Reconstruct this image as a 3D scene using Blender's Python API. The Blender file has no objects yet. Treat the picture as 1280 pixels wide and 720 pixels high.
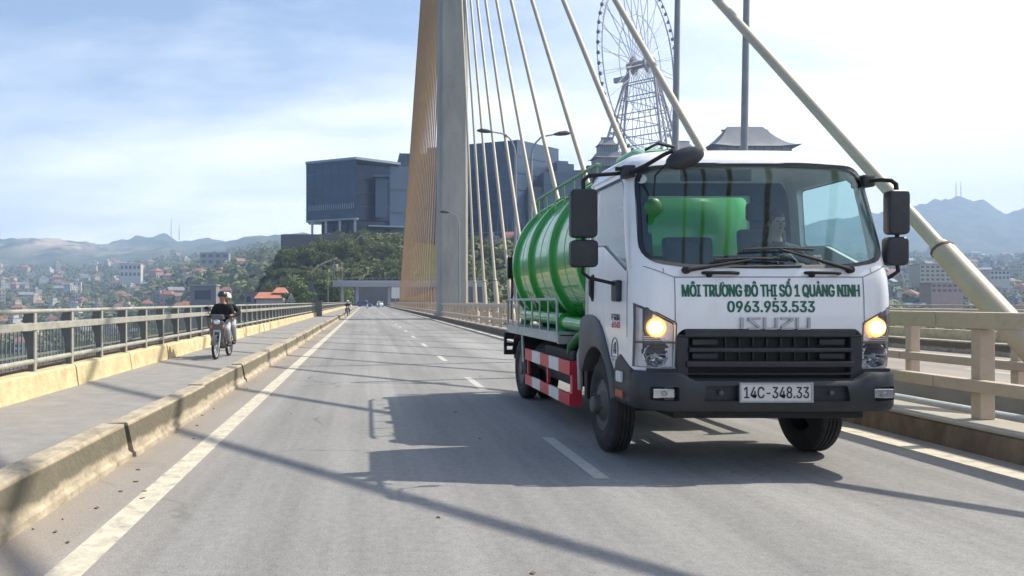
import bpy, bmesh, math, random
import numpy as np
from mathutils import Vector, Matrix, noise as mnoise
R = math.radians
PI = math.pi
rnd = random.Random(7)
SC = bpy.context.scene
COL = SC.collection

# ------------------------------------------------------------------ camera, sky, sun, exposure
cam = bpy.data.cameras.new('camera')
cam.lens = 25.99; cam.sensor_width = 36.0
cam.shift_x = 0.1422; cam.shift_y = 0.0133
cam.clip_start = 0.1; cam.clip_end = 60000
camo = bpy.data.objects.new('camera', cam); COL.objects.link(camo)
camo.location = (0, 0, 1.5); camo.rotation_euler = (R(90), 0, 0)
SC.camera = camo

SUNV = Vector((0.86, 0.20, 1.0)).normalized()
SUN_EL = math.asin(SUNV.z)
SUN_ROT = math.atan2(SUNV.x, SUNV.y)
sun = bpy.data.lights.new('sun', 'SUN'); sun.energy = 4.6; sun.angle = R(0.6); sun.color = (1.0, 0.93, 0.81)
suno = bpy.data.objects.new('sun', sun); COL.objects.link(suno)
suno.rotation_euler = SUNV.to_track_quat('Z', 'Y').to_euler(); suno.location = (40, 10, 60)

W = bpy.data.worlds.new('World'); SC.world = W; W.use_nodes = True
def build_world():
    nt = W.node_tree; N = nt.nodes; L = nt.links; N.clear()
    out = N.new('ShaderNodeOutputWorld'); bg = N.new('ShaderNodeBackground'); bg.inputs['Strength'].default_value = 0.13
    sky = N.new('ShaderNodeTexSky'); sky.sky_type = 'NISHITA'; sky.sun_disc = False
    sky.sun_elevation = SUN_EL; sky.sun_rotation = SUN_ROT
    sky.altitude = 0; sky.air_density = 1.1; sky.dust_density = 2.5; sky.ozone_density = 2.0
    tc = N.new('ShaderNodeTexCoord'); sep = N.new('ShaderNodeSeparateXYZ'); L.new(tc.outputs['Generated'], sep.inputs[0])
    add = N.new('ShaderNodeMath'); add.operation = 'ADD'; add.inputs[1].default_value = 0.22; L.new(sep.outputs['Z'], add.inputs[0])
    mx = N.new('ShaderNodeMath'); mx.operation = 'MAXIMUM'; mx.inputs[1].default_value = 0.05; L.new(add.outputs[0], mx.inputs[0])
    dx = N.new('ShaderNodeMath'); dx.operation = 'DIVIDE'; L.new(sep.outputs['X'], dx.inputs[0]); L.new(mx.outputs[0], dx.inputs[1])
    dy = N.new('ShaderNodeMath'); dy.operation = 'DIVIDE'; L.new(sep.outputs['Y'], dy.inputs[0]); L.new(mx.outputs[0], dy.inputs[1])
    cmb = N.new('ShaderNodeCombineXYZ'); L.new(dx.outputs[0], cmb.inputs[0]); L.new(dy.outputs[0], cmb.inputs[1])
    mp = N.new('ShaderNodeMapping'); mp.inputs['Scale'].default_value = (0.75, 1.5, 1); mp.inputs['Location'].default_value = (2.3, 0.4, 0.0)
    L.new(cmb.outputs[0], mp.inputs[0])
    n1 = N.new('ShaderNodeTexNoise'); n1.inputs['Scale'].default_value = 0.8; n1.inputs['Detail'].default_value = 6; n1.inputs['Roughness'].default_value = 0.58
    L.new(mp.outputs[0], n1.inputs['Vector'])
    # cloud cover grows towards the sun side of the sky
    cov = N.new('ShaderNodeVectorMath'); cov.operation = 'DOT_PRODUCT'; cov.inputs[1].default_value = (0.97, 0.226, 0.0); L.new(tc.outputs['Generated'], cov.inputs[0])
    cm = N.new('ShaderNodeMath'); cm.operation = 'MULTIPLY_ADD'; cm.inputs[1].default_value = 0.34; L.new(cov.outputs['Value'], cm.inputs[0]); L.new(n1.outputs['Fac'], cm.inputs[2])
    # and towards the hazy horizon
    hz = N.new('ShaderNodeMapRange'); hz.inputs['From Min'].default_value = 0.0; hz.inputs['From Max'].default_value = 0.35; hz.inputs['To Min'].default_value = 0.30; hz.inputs['To Max'].default_value = -0.13
    L.new(sep.outputs['Z'], hz.inputs['Value'])
    c2 = N.new('ShaderNodeMath'); c2.operation = 'ADD'; L.new(cm.outputs[0], c2.inputs[0]); L.new(hz.outputs[0], c2.inputs[1])
    rp = N.new('ShaderNodeValToRGB'); rp.color_ramp.elements[0].position = 0.40; rp.color_ramp.elements[0].color = (0, 0, 0, 1)
    rp.color_ramp.elements[1].position = 0.74; rp.color_ramp.elements[1].color = (1, 1, 1, 1)
    L.new(c2.outputs[0], rp.inputs[0])
    fm = N.new('ShaderNodeMath'); fm.operation = 'MULTIPLY'; fm.inputs[1].default_value = 0.9; L.new(rp.outputs[0], fm.inputs[0])
    cc = N.new('ShaderNodeMapRange'); cc.inputs['From Min'].default_value = -0.5; cc.inputs['From Max'].default_value = 0.75
    L.new(cov.outputs['Value'], cc.inputs['Value'])
    ccol = N.new('ShaderNodeMix'); ccol.data_type = 'RGBA'; L.new(cc.outputs[0], ccol.inputs['Factor'])
    ccol.inputs['A'].default_value = (8.3, 8.4, 8.9, 1); ccol.inputs['B'].default_value = (9.8, 9.6, 9.3, 1)
    mix = N.new('ShaderNodeMix'); mix.data_type = 'RGBA'
    L.new(fm.outputs[0], mix.inputs['Factor']); L.new(sky.outputs[0], mix.inputs['A']); L.new(ccol.outputs['Result'], mix.inputs['B'])
    L.new(mix.outputs['Result'], bg.inputs['Color']); L.new(bg.outputs[0], out.inputs['Surface'])
build_world()
SC.view_settings.view_transform = 'Standard'; SC.view_settings.look = 'None'
SC.view_settings.exposure = 0.56; SC.view_settings.gamma = 1.0; SC.view_settings.use_curve_mapping = False
SC.cycles.max_bounces = 7; SC.cycles.diffuse_bounces = 3; SC.cycles.glossy_bounces = 3; SC.cycles.transparent_max_bounces = 12
SC.cycles.volume_bounces = 1
SC.cycles.use_denoising = True

# ------------------------------------------------------------------ helpers
class MB:
    def __init__(s): s.v = []; s.f = []; s.m = []
    def add(s, verts, faces, mi=0):
        b = len(s.v); s.v.extend([tuple(p) for p in verts])
        for f in faces: s.f.append(tuple(i + b for i in f)); s.m.append(mi)
        return s
    def box(s, x0, x1, y0, y1, z0, z1, mi=0):
        v = [(x0,y0,z0),(x1,y0,z0),(x1,y1,z0),(x0,y1,z0),(x0,y0,z1),(x1,y0,z1),(x1,y1,z1),(x0,y1,z1)]
        return s.add(v, [(0,3,2,1),(4,5,6,7),(0,1,5,4),(1,2,6,5),(2,3,7,6),(3,0,4,7)], mi)
    def rbox(s, c, size, rz=0, mi=0, rx=0, ry=0):
        M = Matrix.Translation(c) @ Matrix.Rotation(rz, 4, 'Z') @ Matrix.Rotation(ry, 4, 'Y') @ Matrix.Rotation(rx, 4, 'X')
        a, b, d = [q/2 for q in size]
        v = [M @ Vector(p) for p in [(-a,-b,-d),(a,-b,-d),(a,b,-d),(-a,b,-d),(-a,-b,d),(a,-b,d),(a,b,d),(-a,b,d)]]
        return s.add(v, [(0,3,2,1),(4,5,6,7),(0,1,5,4),(1,2,6,5),(2,3,7,6),(3,0,4,7)], mi)
    def tube(s, pts, r, n=8, caps=True, mi=0):
        pts = [Vector(p) for p in pts]; k = len(pts)
        rs = r if isinstance(r, (list, tuple)) else [r]*k
        V = []; up = None
        for i, p in enumerate(pts):
            a = pts[max(i-1, 0)]; b = pts[min(i+1, k-1)]
            d = (b - a).normalized()
            if up is None:
                up = Vector((0,0,1)) if abs(d.z) < 0.9 else Vector((1,0,0))
            u = d.cross(up)
            if u.length < 1e-5: u = d.cross(Vector((0.3,1,0)))
            u.normalize(); w = u.cross(d).normalized(); up = w
            for j in range(n):
                t = 2*PI*j/n
                V.append(p + u*math.cos(t)*rs[i] + w*math.sin(t)*rs[i])
        F = []
        for i in range(k-1):
            for j in range(n):
                F.append((i*n+j, i*n+(j+1)%n, (i+1)*n+(j+1)%n, (i+1)*n+j))
        if caps:
            F.append(tuple(range(n))[::-1]); F.append(tuple((k-1)*n+j for j in range(n)))
        return s.add(V, F, mi)
    def prism(s, poly, axis, a0, a1, mi=0):
        n = len(poly)
        def P(u, v, a): return {'x': (a,u,v), 'y': (u,a,v), 'z': (u,v,a)}[axis]
        V = [P(u,v,a0) for u,v in poly] + [P(u,v,a1) for u,v in poly]
        F = [tuple(range(n)), tuple(range(2*n-1, n-1, -1))]
        for i in range(n): F.append((i, i+n, (i+1)%n+n, (i+1)%n))
        return s.add(V, F, mi)
    def lathe(s, prof, c=(0,0,0), axis='x', n=32, mi=0, closed=False, cap0=True):
        V = []; F = []; k = len(prof)
        for r, h in prof:
            for j in range(n):
                t = 2*PI*j/n; a = r*math.cos(t); b = r*math.sin(t)
                p = {'x': (h,a,b), 'y': (b,h,a), 'z': (a,b,h)}[axis]
                V.append((p[0]+c[0], p[1]+c[1], p[2]+c[2]))
        for i in range(k-1 + (1 if closed else 0)):
            i2 = (i+1) % k
            for j in range(n):
                F.append((i*n+j, i*n+(j+1)%n, i2*n+(j+1)%n, i2*n+j))
        if not closed:
            if prof[0][0] > 1e-4 and cap0: F.append(tuple(range(n))[::-1])
            if prof[-1][0] > 1e-4: F.append(tuple((k-1)*n+j for j in range(n)))
        return s.add(V, F, mi)
    def ball(s, c, r, n=12, m=8, mi=0):
        rr = r if isinstance(r, (tuple, list)) else (r, r, r)
        V = []; F = []
        for i in range(m+1):
            a = PI*i/m
            for j in range(n):
                t = 2*PI*j/n
                V.append((c[0]+rr[0]*math.sin(a)*math.cos(t), c[1]+rr[1]*math.sin(a)*math.sin(t), c[2]+rr[2]*math.cos(a)))
        for i in range(m):
            for j in range(n):
                F.append((i*n+j, (i+1)*n+j, (i+1)*n+(j+1)%n, i*n+(j+1)%n))
        return s.add(V, F, mi)
    def mesh(s, name='mesh', mats=None, smooth=None, bevel=0, weld=True, segs=2):
        me = bpy.data.meshes.new(name); me.from_pydata(s.v, [], s.f); me.update()
        if any(s.m): me.polygons.foreach_set('material_index', s.m)
        bm = bmesh.new(); bm.from_mesh(me)
        if weld: bmesh.ops.remove_doubles(bm, verts=bm.verts, dist=1e-5)
        bmesh.ops.recalc_face_normals(bm, faces=bm.faces)
        if bevel > 0:
            ed = [e for e in bm.edges if len(e.link_faces) == 2 and e.calc_face_angle(0) > R(35)]
            bmesh.ops.bevel(bm, geom=ed, offset=bevel, offset_type='OFFSET', segments=segs, profile=0.6, affect='EDGES', clamp_overlap=True)
        bm.to_mesh(me); bm.free()
        if smooth:
            me.shade_smooth(); me.set_sharp_from_angle(angle=R(smooth))
        if mats is not None:
            for m in (mats if isinstance(mats, (list, tuple)) else [mats]): me.materials.append(m)
        return me
    def build(s, name, mats, parent=None, smooth=None, bevel=0, **k):
        return link(name, s.mesh(name, mats, smooth, bevel, **k), parent)

def link(name, me, parent=None):
    o = bpy.data.objects.new(name, me); COL.objects.link(o)
    if parent: o.parent = parent
    return o
def tag(o, label=None, cat=None, group=None, kind=None):
    if label: o['label'] = label
    if cat: o['category'] = cat
    if group: o['group'] = group
    if kind: o['kind'] = kind
    return o
def thing(name, label, cat, loc=(0,0,0), rz=0, group=None):
    o = bpy.data.objects.new(name, None); COL.objects.link(o); o.empty_display_size = 0.3
    o.location = loc; o.rotation_euler = (0,0,rz)
    return tag(o, label, cat, group)
def struct(o): o['kind'] = 'structure'; return o
def copy_tree(root, loc, rz=0, label=None, group=None, scale=None):
    def cp(o, parent):
        c = o.copy(); COL.objects.link(c); c.parent = parent
        for ch in kids.get(o.name, []): cp(ch, c)
        return c
    kids = {}
    def walk(o):
        kids[o.name] = list(o.children)
        for ch in o.children: walk(ch)
    walk(root)
    r = cp(root, None); r.location = loc; r.rotation_euler = (0,0,rz)
    if scale: r.scale = scale if isinstance(scale, (tuple, list)) else (scale,)*3
    if label: r['label'] = label
    if group: r['group'] = group
    return r
def boolean(me, cutters, op='DIFFERENCE'):
    """me: mesh, cutters: list of meshes. returns new mesh"""
    o = bpy.data.objects.new('tmp', me); COL.objects.link(o); tmp = [o]
    for c in cutters:
        co = bpy.data.objects.new('tmpc', c); COL.objects.link(co); tmp.append(co)
        m = o.modifiers.new('b', 'BOOLEAN'); m.operation = op; m.solver = 'EXACT'; m.object = co
    dg = bpy.context.evaluated_depsgraph_get(); dg.update()
    r = bpy.data.meshes.new_from_object(o.evaluated_get(dg), preserve_all_data_layers=False, depsgraph=dg)
    for t in tmp: bpy.data.objects.remove(t)
    return r
def finish(me, mats, smooth=30):
    me.materials.clear()
    for m in (mats if isinstance(mats, (list, tuple)) else [mats]): me.materials.append(m)
    if smooth: me.shade_smooth(); me.set_sharp_from_angle(angle=R(smooth))
    return me

# ------------------------------------------------------------------ materials
def pm(name, col, rough=0.6, metal=0.0, var=0.12, scale=4.0, bump=0.0, bscale=30.0, dirt=None, dirt_amt=0.5, dirt_scale=2.0, world=False,
       stretch=None, coat=0.0, spec=0.5, detail=6):
    m = bpy.data.materials.new(name); m.use_nodes = True
    nt = m.node_tree; N = nt.nodes; L = nt.links
    b = N['Principled BSDF']; b.inputs['Roughness'].default_value = rough; b.inputs['Metallic'].default_value = metal
    b.inputs['Coat Weight'].default_value = coat; b.inputs['Coat Roughness'].default_value = 0.05
    b.inputs['Specular IOR Level'].default_value = spec
    if world:
        g = N.new('ShaderNodeNewGeometry'); src = g.outputs['Position']
    else:
        g = N.new('ShaderNodeTexCoord'); src = g.outputs['Object']
    if stretch:
        mp = N.new('ShaderNodeMapping'); mp.inputs['Scale'].default_value = stretch; L.new(src, mp.inputs[0]); src2 = mp.outputs[0]
    else: src2 = src
    n = N.new('ShaderNodeTexNoise'); n.inputs['Scale'].default_value = scale; n.inputs['Detail'].default_value = detail; n.inputs['Roughness'].default_value = 0.65
    L.new(src2, n.inputs['Vector'])
    mr = N.new('ShaderNodeMapRange'); mr.inputs['From Min'].default_value = 0.3; mr.inputs['From Max'].default_value = 0.7
    mr.inputs['To Min'].default_value = 1 - var; mr.inputs['To Max'].default_value = 1 + var; L.new(n.outputs['Fac'], mr.inputs['Value'])
    vm = N.new('ShaderNodeVectorMath'); vm.operation = 'SCALE'; vm.inputs[0].default_value = col[:3]; L.new(mr.outputs[0], vm.inputs['Scale'])
    last = vm.outputs[0]
    if dirt:
        n2 = N.new('ShaderNodeTexNoise'); n2.inputs['Scale'].default_value = dirt_scale; n2.inputs['Detail'].default_value = 8; n2.inputs['Roughness'].default_value = 0.7
        L.new(src2, n2.inputs['Vector'])
        r2 = N.new('ShaderNodeMapRange'); r2.inputs['From Min'].default_value = 0.48; r2.inputs['From Max'].default_value = 0.68
        r2.inputs['To Max'].default_value = dirt_amt; L.new(n2.outputs['Fac'], r2.inputs['Value'])
        mx = N.new('ShaderNodeMix'); mx.data_type = 'RGBA'; L.new(r2.outputs[0], mx.inputs['Factor']); L.new(last, mx.inputs['A'])
        mx.inputs['B'].default_value = (*dirt[:3], 1); last = mx.outputs['Result']
    L.new(last, b.inputs['Base Color'])
    if bump > 0:
        n3 = N.new('ShaderNodeTexNoise'); n3.inputs['Scale'].default_value = bscale; n3.inputs['Detail'].default_value = 5; L.new(src, n3.inputs['Vector'])
        bp = N.new('ShaderNodeBump'); bp.inputs['Strength'].default_value = bump; bp.inputs['Distance'].default_value = 0.02
        L.new(n3.outputs['Fac'], bp.inputs['Height']); L.new(bp.outputs[0], b.inputs['Normal'])
    return m
def glassy(name, tint, refl=1.0, rough=0.02, ior=1.5):
    m = bpy.data.materials.new(name); m.use_nodes = True; nt = m.node_tree; N = nt.nodes; L = nt.links; N.clear()
    out = N.new('ShaderNodeOutputMaterial'); t = N.new('ShaderNodeBsdfTransparent'); t.inputs[0].default_value = (*tint, 1)
    g = N.new('ShaderNodeBsdfGlossy'); g.inputs['Roughness'].default_value = rough; g.inputs[0].default_value = (1, 1, 1, 1)
    fr = N.new('ShaderNodeFresnel')
    ge = N.new('ShaderNodeNewGeometry'); io = N.new('ShaderNodeMapRange'); io.inputs['To Min'].default_value = ior; io.inputs['To Max'].default_value = 1/ior
    L.new(ge.outputs['Backfacing'], io.inputs['Value']); L.new(io.outputs[0], fr.inputs['IOR'])
    mu = N.new('ShaderNodeMath'); mu.operation = 'MULTIPLY'; mu.inputs[1].default_value = refl; L.new(fr.outputs[0], mu.inputs[0])
    mx = N.new('ShaderNodeMixShader'); L.new(mu.outputs[0], mx.inputs[0]); L.new(t.outputs[0], mx.inputs[1]); L.new(g.outputs[0], mx.inputs[2])
    L.new(mx.outputs[0], out.inputs[0])
    return m
def emit(name, col, st):
    m = bpy.data.materials.new(name); m.use_nodes = True; b = m.node_tree.nodes['Principled BSDF']
    b.inputs['Base Color'].default_value = (*col, 1); b.inputs['Emission Color'].default_value = (*col, 1); b.inputs['Emission Strength'].default_value = st
    return m

def asphalt_material():
    m = bpy.data.materials.new('road_asphalt'); m.use_nodes = True; nt = m.node_tree; N = nt.nodes; L = nt.links
    b = N['Principled BSDF']; b.inputs['Roughness'].default_value = 0.86; b.inputs['Specular IOR Level'].default_value = 0.35
    g = N.new('ShaderNodeNewGeometry'); pos = g.outputs['Position']; sep = N.new('ShaderNodeSeparateXYZ'); L.new(pos, sep.inputs[0])
    def noise(scale, detail=6, rough=0.6, stretch=None, src=pos):
        n = N.new('ShaderNodeTexNoise'); n.inputs['Scale'].default_value = scale; n.inputs['Detail'].default_value = detail; n.inputs['Roughness'].default_value = rough
        if stretch:
            mp = N.new('ShaderNodeMapping'); mp.inputs['Scale'].default_value = stretch; L.new(src, mp.inputs[0]); L.new(mp.outputs[0], n.inputs['Vector'])
        else: L.new(src, n.inputs['Vector'])
        return n.outputs['Fac']
    def ramp(fac, a, b_, c0, c1):
        r = N.new('ShaderNodeMapRange'); r.inputs['From Min'].default_value = a; r.inputs['From Max'].default_value = b_
        r.inputs['To Min'].default_value = c0; r.inputs['To Max'].default_value = c1; L.new(fac, r.inputs['Value']); return r.outputs[0]
    def math_(op, a, b_):
        q = N.new('ShaderNodeMath'); q.operation = op
        for i, x in enumerate((a, b_)):
            if isinstance(x, (int, float)): q.inputs[i].default_value = x
            else: L.new(x, q.inputs[i])
        return q.outputs[0]
    big = ramp(noise(0.35, 5, 0.6, (1, 0.35, 1)), 0.3, 0.7, 0.80, 1.17)
    grain = ramp(noise(70, 4, 0.7), 0.25, 0.75, 0.66, 1.34)
    fine = ramp(noise(14, 5, 0.75), 0.3, 0.7, 0.84, 1.16)
    streak = ramp(noise(1.2, 4, 0.6, (2.2, 0.05, 1)), 0.35, 0.65, 0.86, 1.10)
    trk = math_('MULTIPLY_ADD', math_('SINE', math_('MULTIPLY', math_('ADD', sep.outputs['X'], 0.26), 3.59), 0), 0.055)
    trk.node.inputs[2].default_value = 1.0
    k = math_('MULTIPLY', math_('MULTIPLY', math_('MULTIPLY', big, trk), grain), math_('MULTIPLY', streak, fine))
    vm = N.new('ShaderNodeVectorMath'); vm.operation = 'SCALE'; vm.inputs[0].default_value = (0.250, 0.246, 0.234); L.new(k, vm.inputs['Scale'])
    # brown dust gathered along the kerbs
    e1 = ramp(sep.outputs['X'], -2.2, -1.15, 1.0, 0.0); e2 = ramp(sep.outputs['X'], 5.35, 6.0, 0.0, 0.8)
    ed = math_('MULTIPLY', math_('MAXIMUM', e1, e2), ramp(noise(1.6, 6, 0.7), 0.3, 0.62, 0.45, 1.0))
    mx = N.new('ShaderNodeMix'); mx.data_type = 'RGBA'; L.new(ed, mx.inputs['Factor']); L.new(vm.outputs[0], mx.inputs['A'])
    dv = N.new('ShaderNodeVectorMath'); dv.operation = 'SCALE'; dv.inputs[0].default_value = (0.30, 0.255, 0.205); L.new(math_('MULTIPLY', grain, big), dv.inputs['Scale'])
    L.new(dv.outputs[0], mx.inputs['B'])
    # sealed cracks and dark specks
    vo = N.new('ShaderNodeTexVoronoi'); vo.feature = 'DISTANCE_TO_EDGE'; vo.inputs['Scale'].default_value = 0.22
    nd = N.new('ShaderNodeTexNoise'); nd.inputs['Scale'].default_value = 1.3; nd.inputs['Detail'].default_value = 5; L.new(pos, nd.inputs['Vector'])
    ad = N.new('ShaderNodeVectorMath'); ad.operation = 'MULTIPLY_ADD'; ad.inputs[1].default_value = (0.7, 0.7, 0); L.new(nd.outputs['Color'], ad.inputs[0]); L.new(pos, ad.inputs[2])
    L.new(ad.outputs[0], vo.inputs['Vector'])
    cr = ramp(vo.outputs['Distance'], 0.0, 0.006, 0.6, 0.0)
    mask = ramp(noise(0.5, 2), 0.5, 0.62, 0, 1)
    sp = ramp(noise(6, 3, 0.6), 0.70, 0.78, 0.0, 0.5)
    ck = math_('MAXIMUM', math_('MULTIPLY', cr, mask), sp)
    mx2 = N.new('ShaderNodeMix'); mx2.data_type = 'RGBA'; L.new(ck, mx2.inputs['Factor']); L.new(mx.outputs['Result'], mx2.inputs['A']); mx2.inputs['B'].default_value = (0.06, 0.058, 0.055, 1)
    L.new(mx2.outputs['Result'], b.inputs['Base Color'])
    bp = N.new('ShaderNodeBump'); bp.inputs['Strength'].default_value = 0.5; bp.inputs['Distance'].default_value = 0.008
    L.new(noise(95, 3, 0.6), bp.inputs['Height']); L.new(bp.outputs[0], b.inputs['Normal'])
    return m

M = {}
M['asphalt'] = asphalt_material()
M['paint_line'] = pm('worn_road_paint', (0.55, 0.50, 0.385), 0.8, var=0.16, scale=9, dirt=(0.24, 0.23, 0.21), dirt_amt=0.8, dirt_scale=7, bump=0.2, world=True)
M['paint_dash'] = pm('faded_road_paint', (0.50, 0.48, 0.42), 0.8, var=0.18, scale=9, dirt=(0.26, 0.25, 0.23), dirt_amt=0.7, dirt_scale=9, bump=0.2, world=True)
M['pavement'] = pm('dusty_pavement', (0.255, 0.245, 0.228), 0.9, var=0.16, scale=3.5, dirt=(0.34, 0.29, 0.22), dirt_amt=0.5, dirt_scale=0.8, bump=0.35, bscale=60, world=True)
M['kerb'] = pm('weathered_kerb_concrete', (0.40, 0.34, 0.245), 0.88, var=0.3, scale=5, dirt=(0.15, 0.13, 0.09), dirt_amt=0.55, dirt_scale=3.2, bump=0.6, bscale=22, world=True)
def add_stain(m, z0, z1, col, amt, scale=2.5):
    nt = m.node_tree; N = nt.nodes; L = nt.links; b = N['Principled BSDF']; src = b.inputs['Base Color'].links[0].from_socket
    g = N.new('ShaderNodeNewGeometry'); sp = N.new('ShaderNodeSeparateXYZ'); L.new(g.outputs['Position'], sp.inputs[0])
    n = N.new('ShaderNodeTexNoise'); n.inputs['Scale'].default_value = scale; n.inputs['Detail'].default_value = 8; n.inputs['Roughness'].default_value = 0.7; L.new(g.outputs['Position'], n.inputs['Vector'])
    ml = N.new('ShaderNodeMath'); ml.operation = 'MULTIPLY_ADD'; ml.inputs[1].default_value = 0.22; L.new(n.outputs['Fac'], ml.inputs[0]); L.new(sp.outputs['Z'], ml.inputs[2])
    a = N.new('ShaderNodeMapRange'); a.interpolation_type = 'SMOOTHSTEP'; a.inputs['From Min'].default_value = z0+0.08; a.inputs['From Max'].default_value = z0+0.14; L.new(ml.outputs[0], a.inputs['Value'])
    c = N.new('ShaderNodeMapRange'); c.inputs['From Min'].default_value = z1-0.012; c.inputs['From Max'].default_value = z1+0.004; c.inputs['To Min'].default_value = 1; c.inputs['To Max'].default_value = 0; L.new(sp.outputs['Z'], c.inputs['Value'])
    q = N.new('ShaderNodeMath'); q.operation = 'MULTIPLY'; L.new(a.outputs[0], q.inputs[0]); L.new(c.outputs[0], q.inputs[1])
    q2 = N.new('ShaderNodeMath'); q2.operation = 'MULTIPLY'; q2.inputs[1].default_value = amt; L.new(q.outputs[0], q2.inputs[0])
    mx = N.new('ShaderNodeMix'); mx.data_type = 'RGBA'; L.new(q2.outputs[0], mx.inputs['Factor']); L.new(src, mx.inputs['A']); mx.inputs['B'].default_value = (*col, 1); L.new(mx.outputs['Result'], b.inputs['Base Color'])
add_stain(M['kerb'], 0.13, 0.305, (0.085, 0.078, 0.052), 0.85)
M['yellow'] = pm('yellow_painted_concrete', (0.56, 0.47, 0.27), 0.8, var=0.16, scale=5, dirt=(0.33, 0.25, 0.14), dirt_amt=0.6, dirt_scale=4.5, bump=0.35, bscale=30, world=True)
M['brown_kerb'] = pm('stained_median_concrete', (0.17, 0.125, 0.088), 0.9, var=0.35, scale=4, dirt=(0.07, 0.05, 0.035), dirt_amt=0.7, dirt_scale=2.5, bump=0.5, bscale=25, world=True, stretch=(1, 1, 0.4))
M['ledge'] = pm('dusty_ledge_concrete', (0.36, 0.33, 0.28), 0.9, var=0.2, scale=4, dirt=(0.2, 0.17, 0.13), dirt_amt=0.6, world=True)
M['concrete_dark'] = pm('dark_concrete', (0.09, 0.085, 0.08), 0.9, var=0.25, scale=2, world=True)
M['pylon'] = pm('pylon_concrete', (0.37, 0.36, 0.315), 0.85, var=0.16, scale=0.7, dirt=(0.24, 0.23, 0.20), dirt_amt=0.6, dirt_scale=0.6, bump=0.25, bscale=3, world=True, stretch=(1, 1, 0.25))
M['rail_grey'] = pm('weathered_rail_paint', (0.37, 0.36, 0.31), 0.55, 0.1, var=0.14, scale=6, dirt=(0.22, 0.19, 0.14), dirt_amt=0.6, dirt_scale=7)
M['rail_dark'] = pm('post_web_paint', (0.15, 0.155, 0.14), 0.6, var=0.15, scale=6)
M['rail_cream'] = pm('cream_rail_paint', (0.53, 0.43, 0.33), 0.6, var=0.14, scale=5, dirt=(0.30, 0.25, 0.18), dirt_amt=0.6, dirt_scale=5, bump=0.15)
M['picket'] = pm('grey_picket_paint', (0.20, 0.21, 0.19), 0.6, var=0.2, scale=6)
M['rust'] = pm('rusty_pipe', (0.13, 0.085, 0.055), 0.8, var=0.3, scale=4)
M['cable'] = pm('cream_cable_sheath', (0.47, 0.40, 0.29), 0.5, var=0.08, scale=1.2, dirt=(0.40, 0.34, 0.25), dirt_amt=0.4, dirt_scale=1.0)
M['cable_far'] = pm('ochre_cable_sheath', (0.44, 0.30, 0.18), 0.55, var=0.1, scale=0.5)
M['lamp_post'] = pm('galvanised_post', (0.27, 0.28, 0.29), 0.5, 0.3, var=0.1, scale=3)
M['cabwhite'] = pm('white_cab_paint', (0.80, 0.80, 0.80), 0.28, var=0.03, scale=2, coat=0.6, dirt=(0.60, 0.57, 0.52), dirt_amt=0.4, dirt_scale=2.2, stretch=(1.6, 1.6, 0.5))
M['plastic'] = pm('dark_grey_plastic', (0.020, 0.023, 0.028), 0.48, var=0.15, scale=6, bump=0.04, bscale=120, dirt=(0.05, 0.048, 0.045), dirt_amt=0.4, dirt_scale=3)
M['fender'] = pm('fender_plastic', (0.075, 0.075, 0.078), 0.5, var=0.12, scale=5, dirt=(0.14, 0.13, 0.115), dirt_amt=0.5, dirt_scale=3)
M['black'] = pm('matt_black', (0.012, 0.012, 0.013), 0.7, var=0.2, scale=8)
M['seal'] = pm('black_rubber_seal', (0.012, 0.014, 0.018), 0.35, var=0.1)
M['green'] = pm('green_tank_paint', (0.022, 0.34, 0.045), 0.22, var=0.12, scale=2.5, coat=0.5, dirt=(0.10, 0.24, 0.09), dirt_amt=0.5, dirt_scale=2.6, stretch=(2.0, 2.0, 0.4), bump=0.03, bscale=3)
M['green_dark'] = pm('dark_green_paint', (0.018, 0.13, 0.03), 0.4, var=0.2, scale=4)
M['green_rail'] = pm('faded_green_rail', (0.16, 0.33, 0.17), 0.5, var=0.15, scale=6)
M['steel'] = pm('galvanised_steel', (0.42, 0.45, 0.43), 0.5, 0.35, var=0.15, scale=8)
M['red'] = pm('red_guard_paint', (0.55, 0.02, 0.045), 0.4, var=0.12, scale=6, dirt=(0.3, 0.05, 0.05), dirt_amt=0.4)
M['white_stripe'] = pm('white_guard_paint', (0.70, 0.67, 0.64), 0.5, var=0.12, scale=6, dirt=(0.4, 0.36, 0.33), dirt_amt=0.5)
M['tyre'] = pm('tyre_rubber', (0.020, 0.020, 0.021), 0.85, var=0.2, scale=10, dirt=(0.055, 0.05, 0.044), dirt_amt=0.5, dirt_scale=5, bump=0.1)
M['rim'] = pm('dusty_wheel_rim', (0.11, 0.105, 0.10), 0.6, 0.2, var=0.25, scale=10, dirt=(0.06, 0.05, 0.04), dirt_amt=0.6)
M['chrome'] = pm('chrome_reflector', (0.82, 0.83, 0.85), 0.16, 0.95, var=0.04)
M['badge'] = pm('badge_silver', (0.40, 0.40, 0.41), 0.4, 0.3, var=0.12, scale=30)
M['amber'] = emit('amber_bowl_glow', (1.0, 0.42, 0.12), 1.1)  # emissive bowl colour stands in for the orange glow round the bulb
M['amber_core'] = emit('lit_bulb', (1.0, 0.72, 0.36), 9.0)
M['lamp_silver'] = pm('lamp_housing_silver', (0.80, 0.78, 0.78), 0.35, 0.15, var=0.1, scale=20)
M['text_green'] = pm('green_lettering', (0.0, 0.105, 0.055), 0.4, var=0.04)
M['text_black'] = pm('black_lettering', (0.03, 0.03, 0.035), 0.5, var=0.04)
M['text_red'] = pm('red_lettering', (0.6, 0.06, 0.10), 0.5, var=0.04)
M['plate'] = pm('number_plate_white', (0.62, 0.62, 0.60), 0.5, var=0.04, scale=5)
M['lens'] = glassy('clear_lamp_lens', (0.93, 0.93, 0.95), 1.1)
M['windscreen'] = glassy('windscreen_glass', (0.80, 0.92, 0.91), 1.15)
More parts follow.
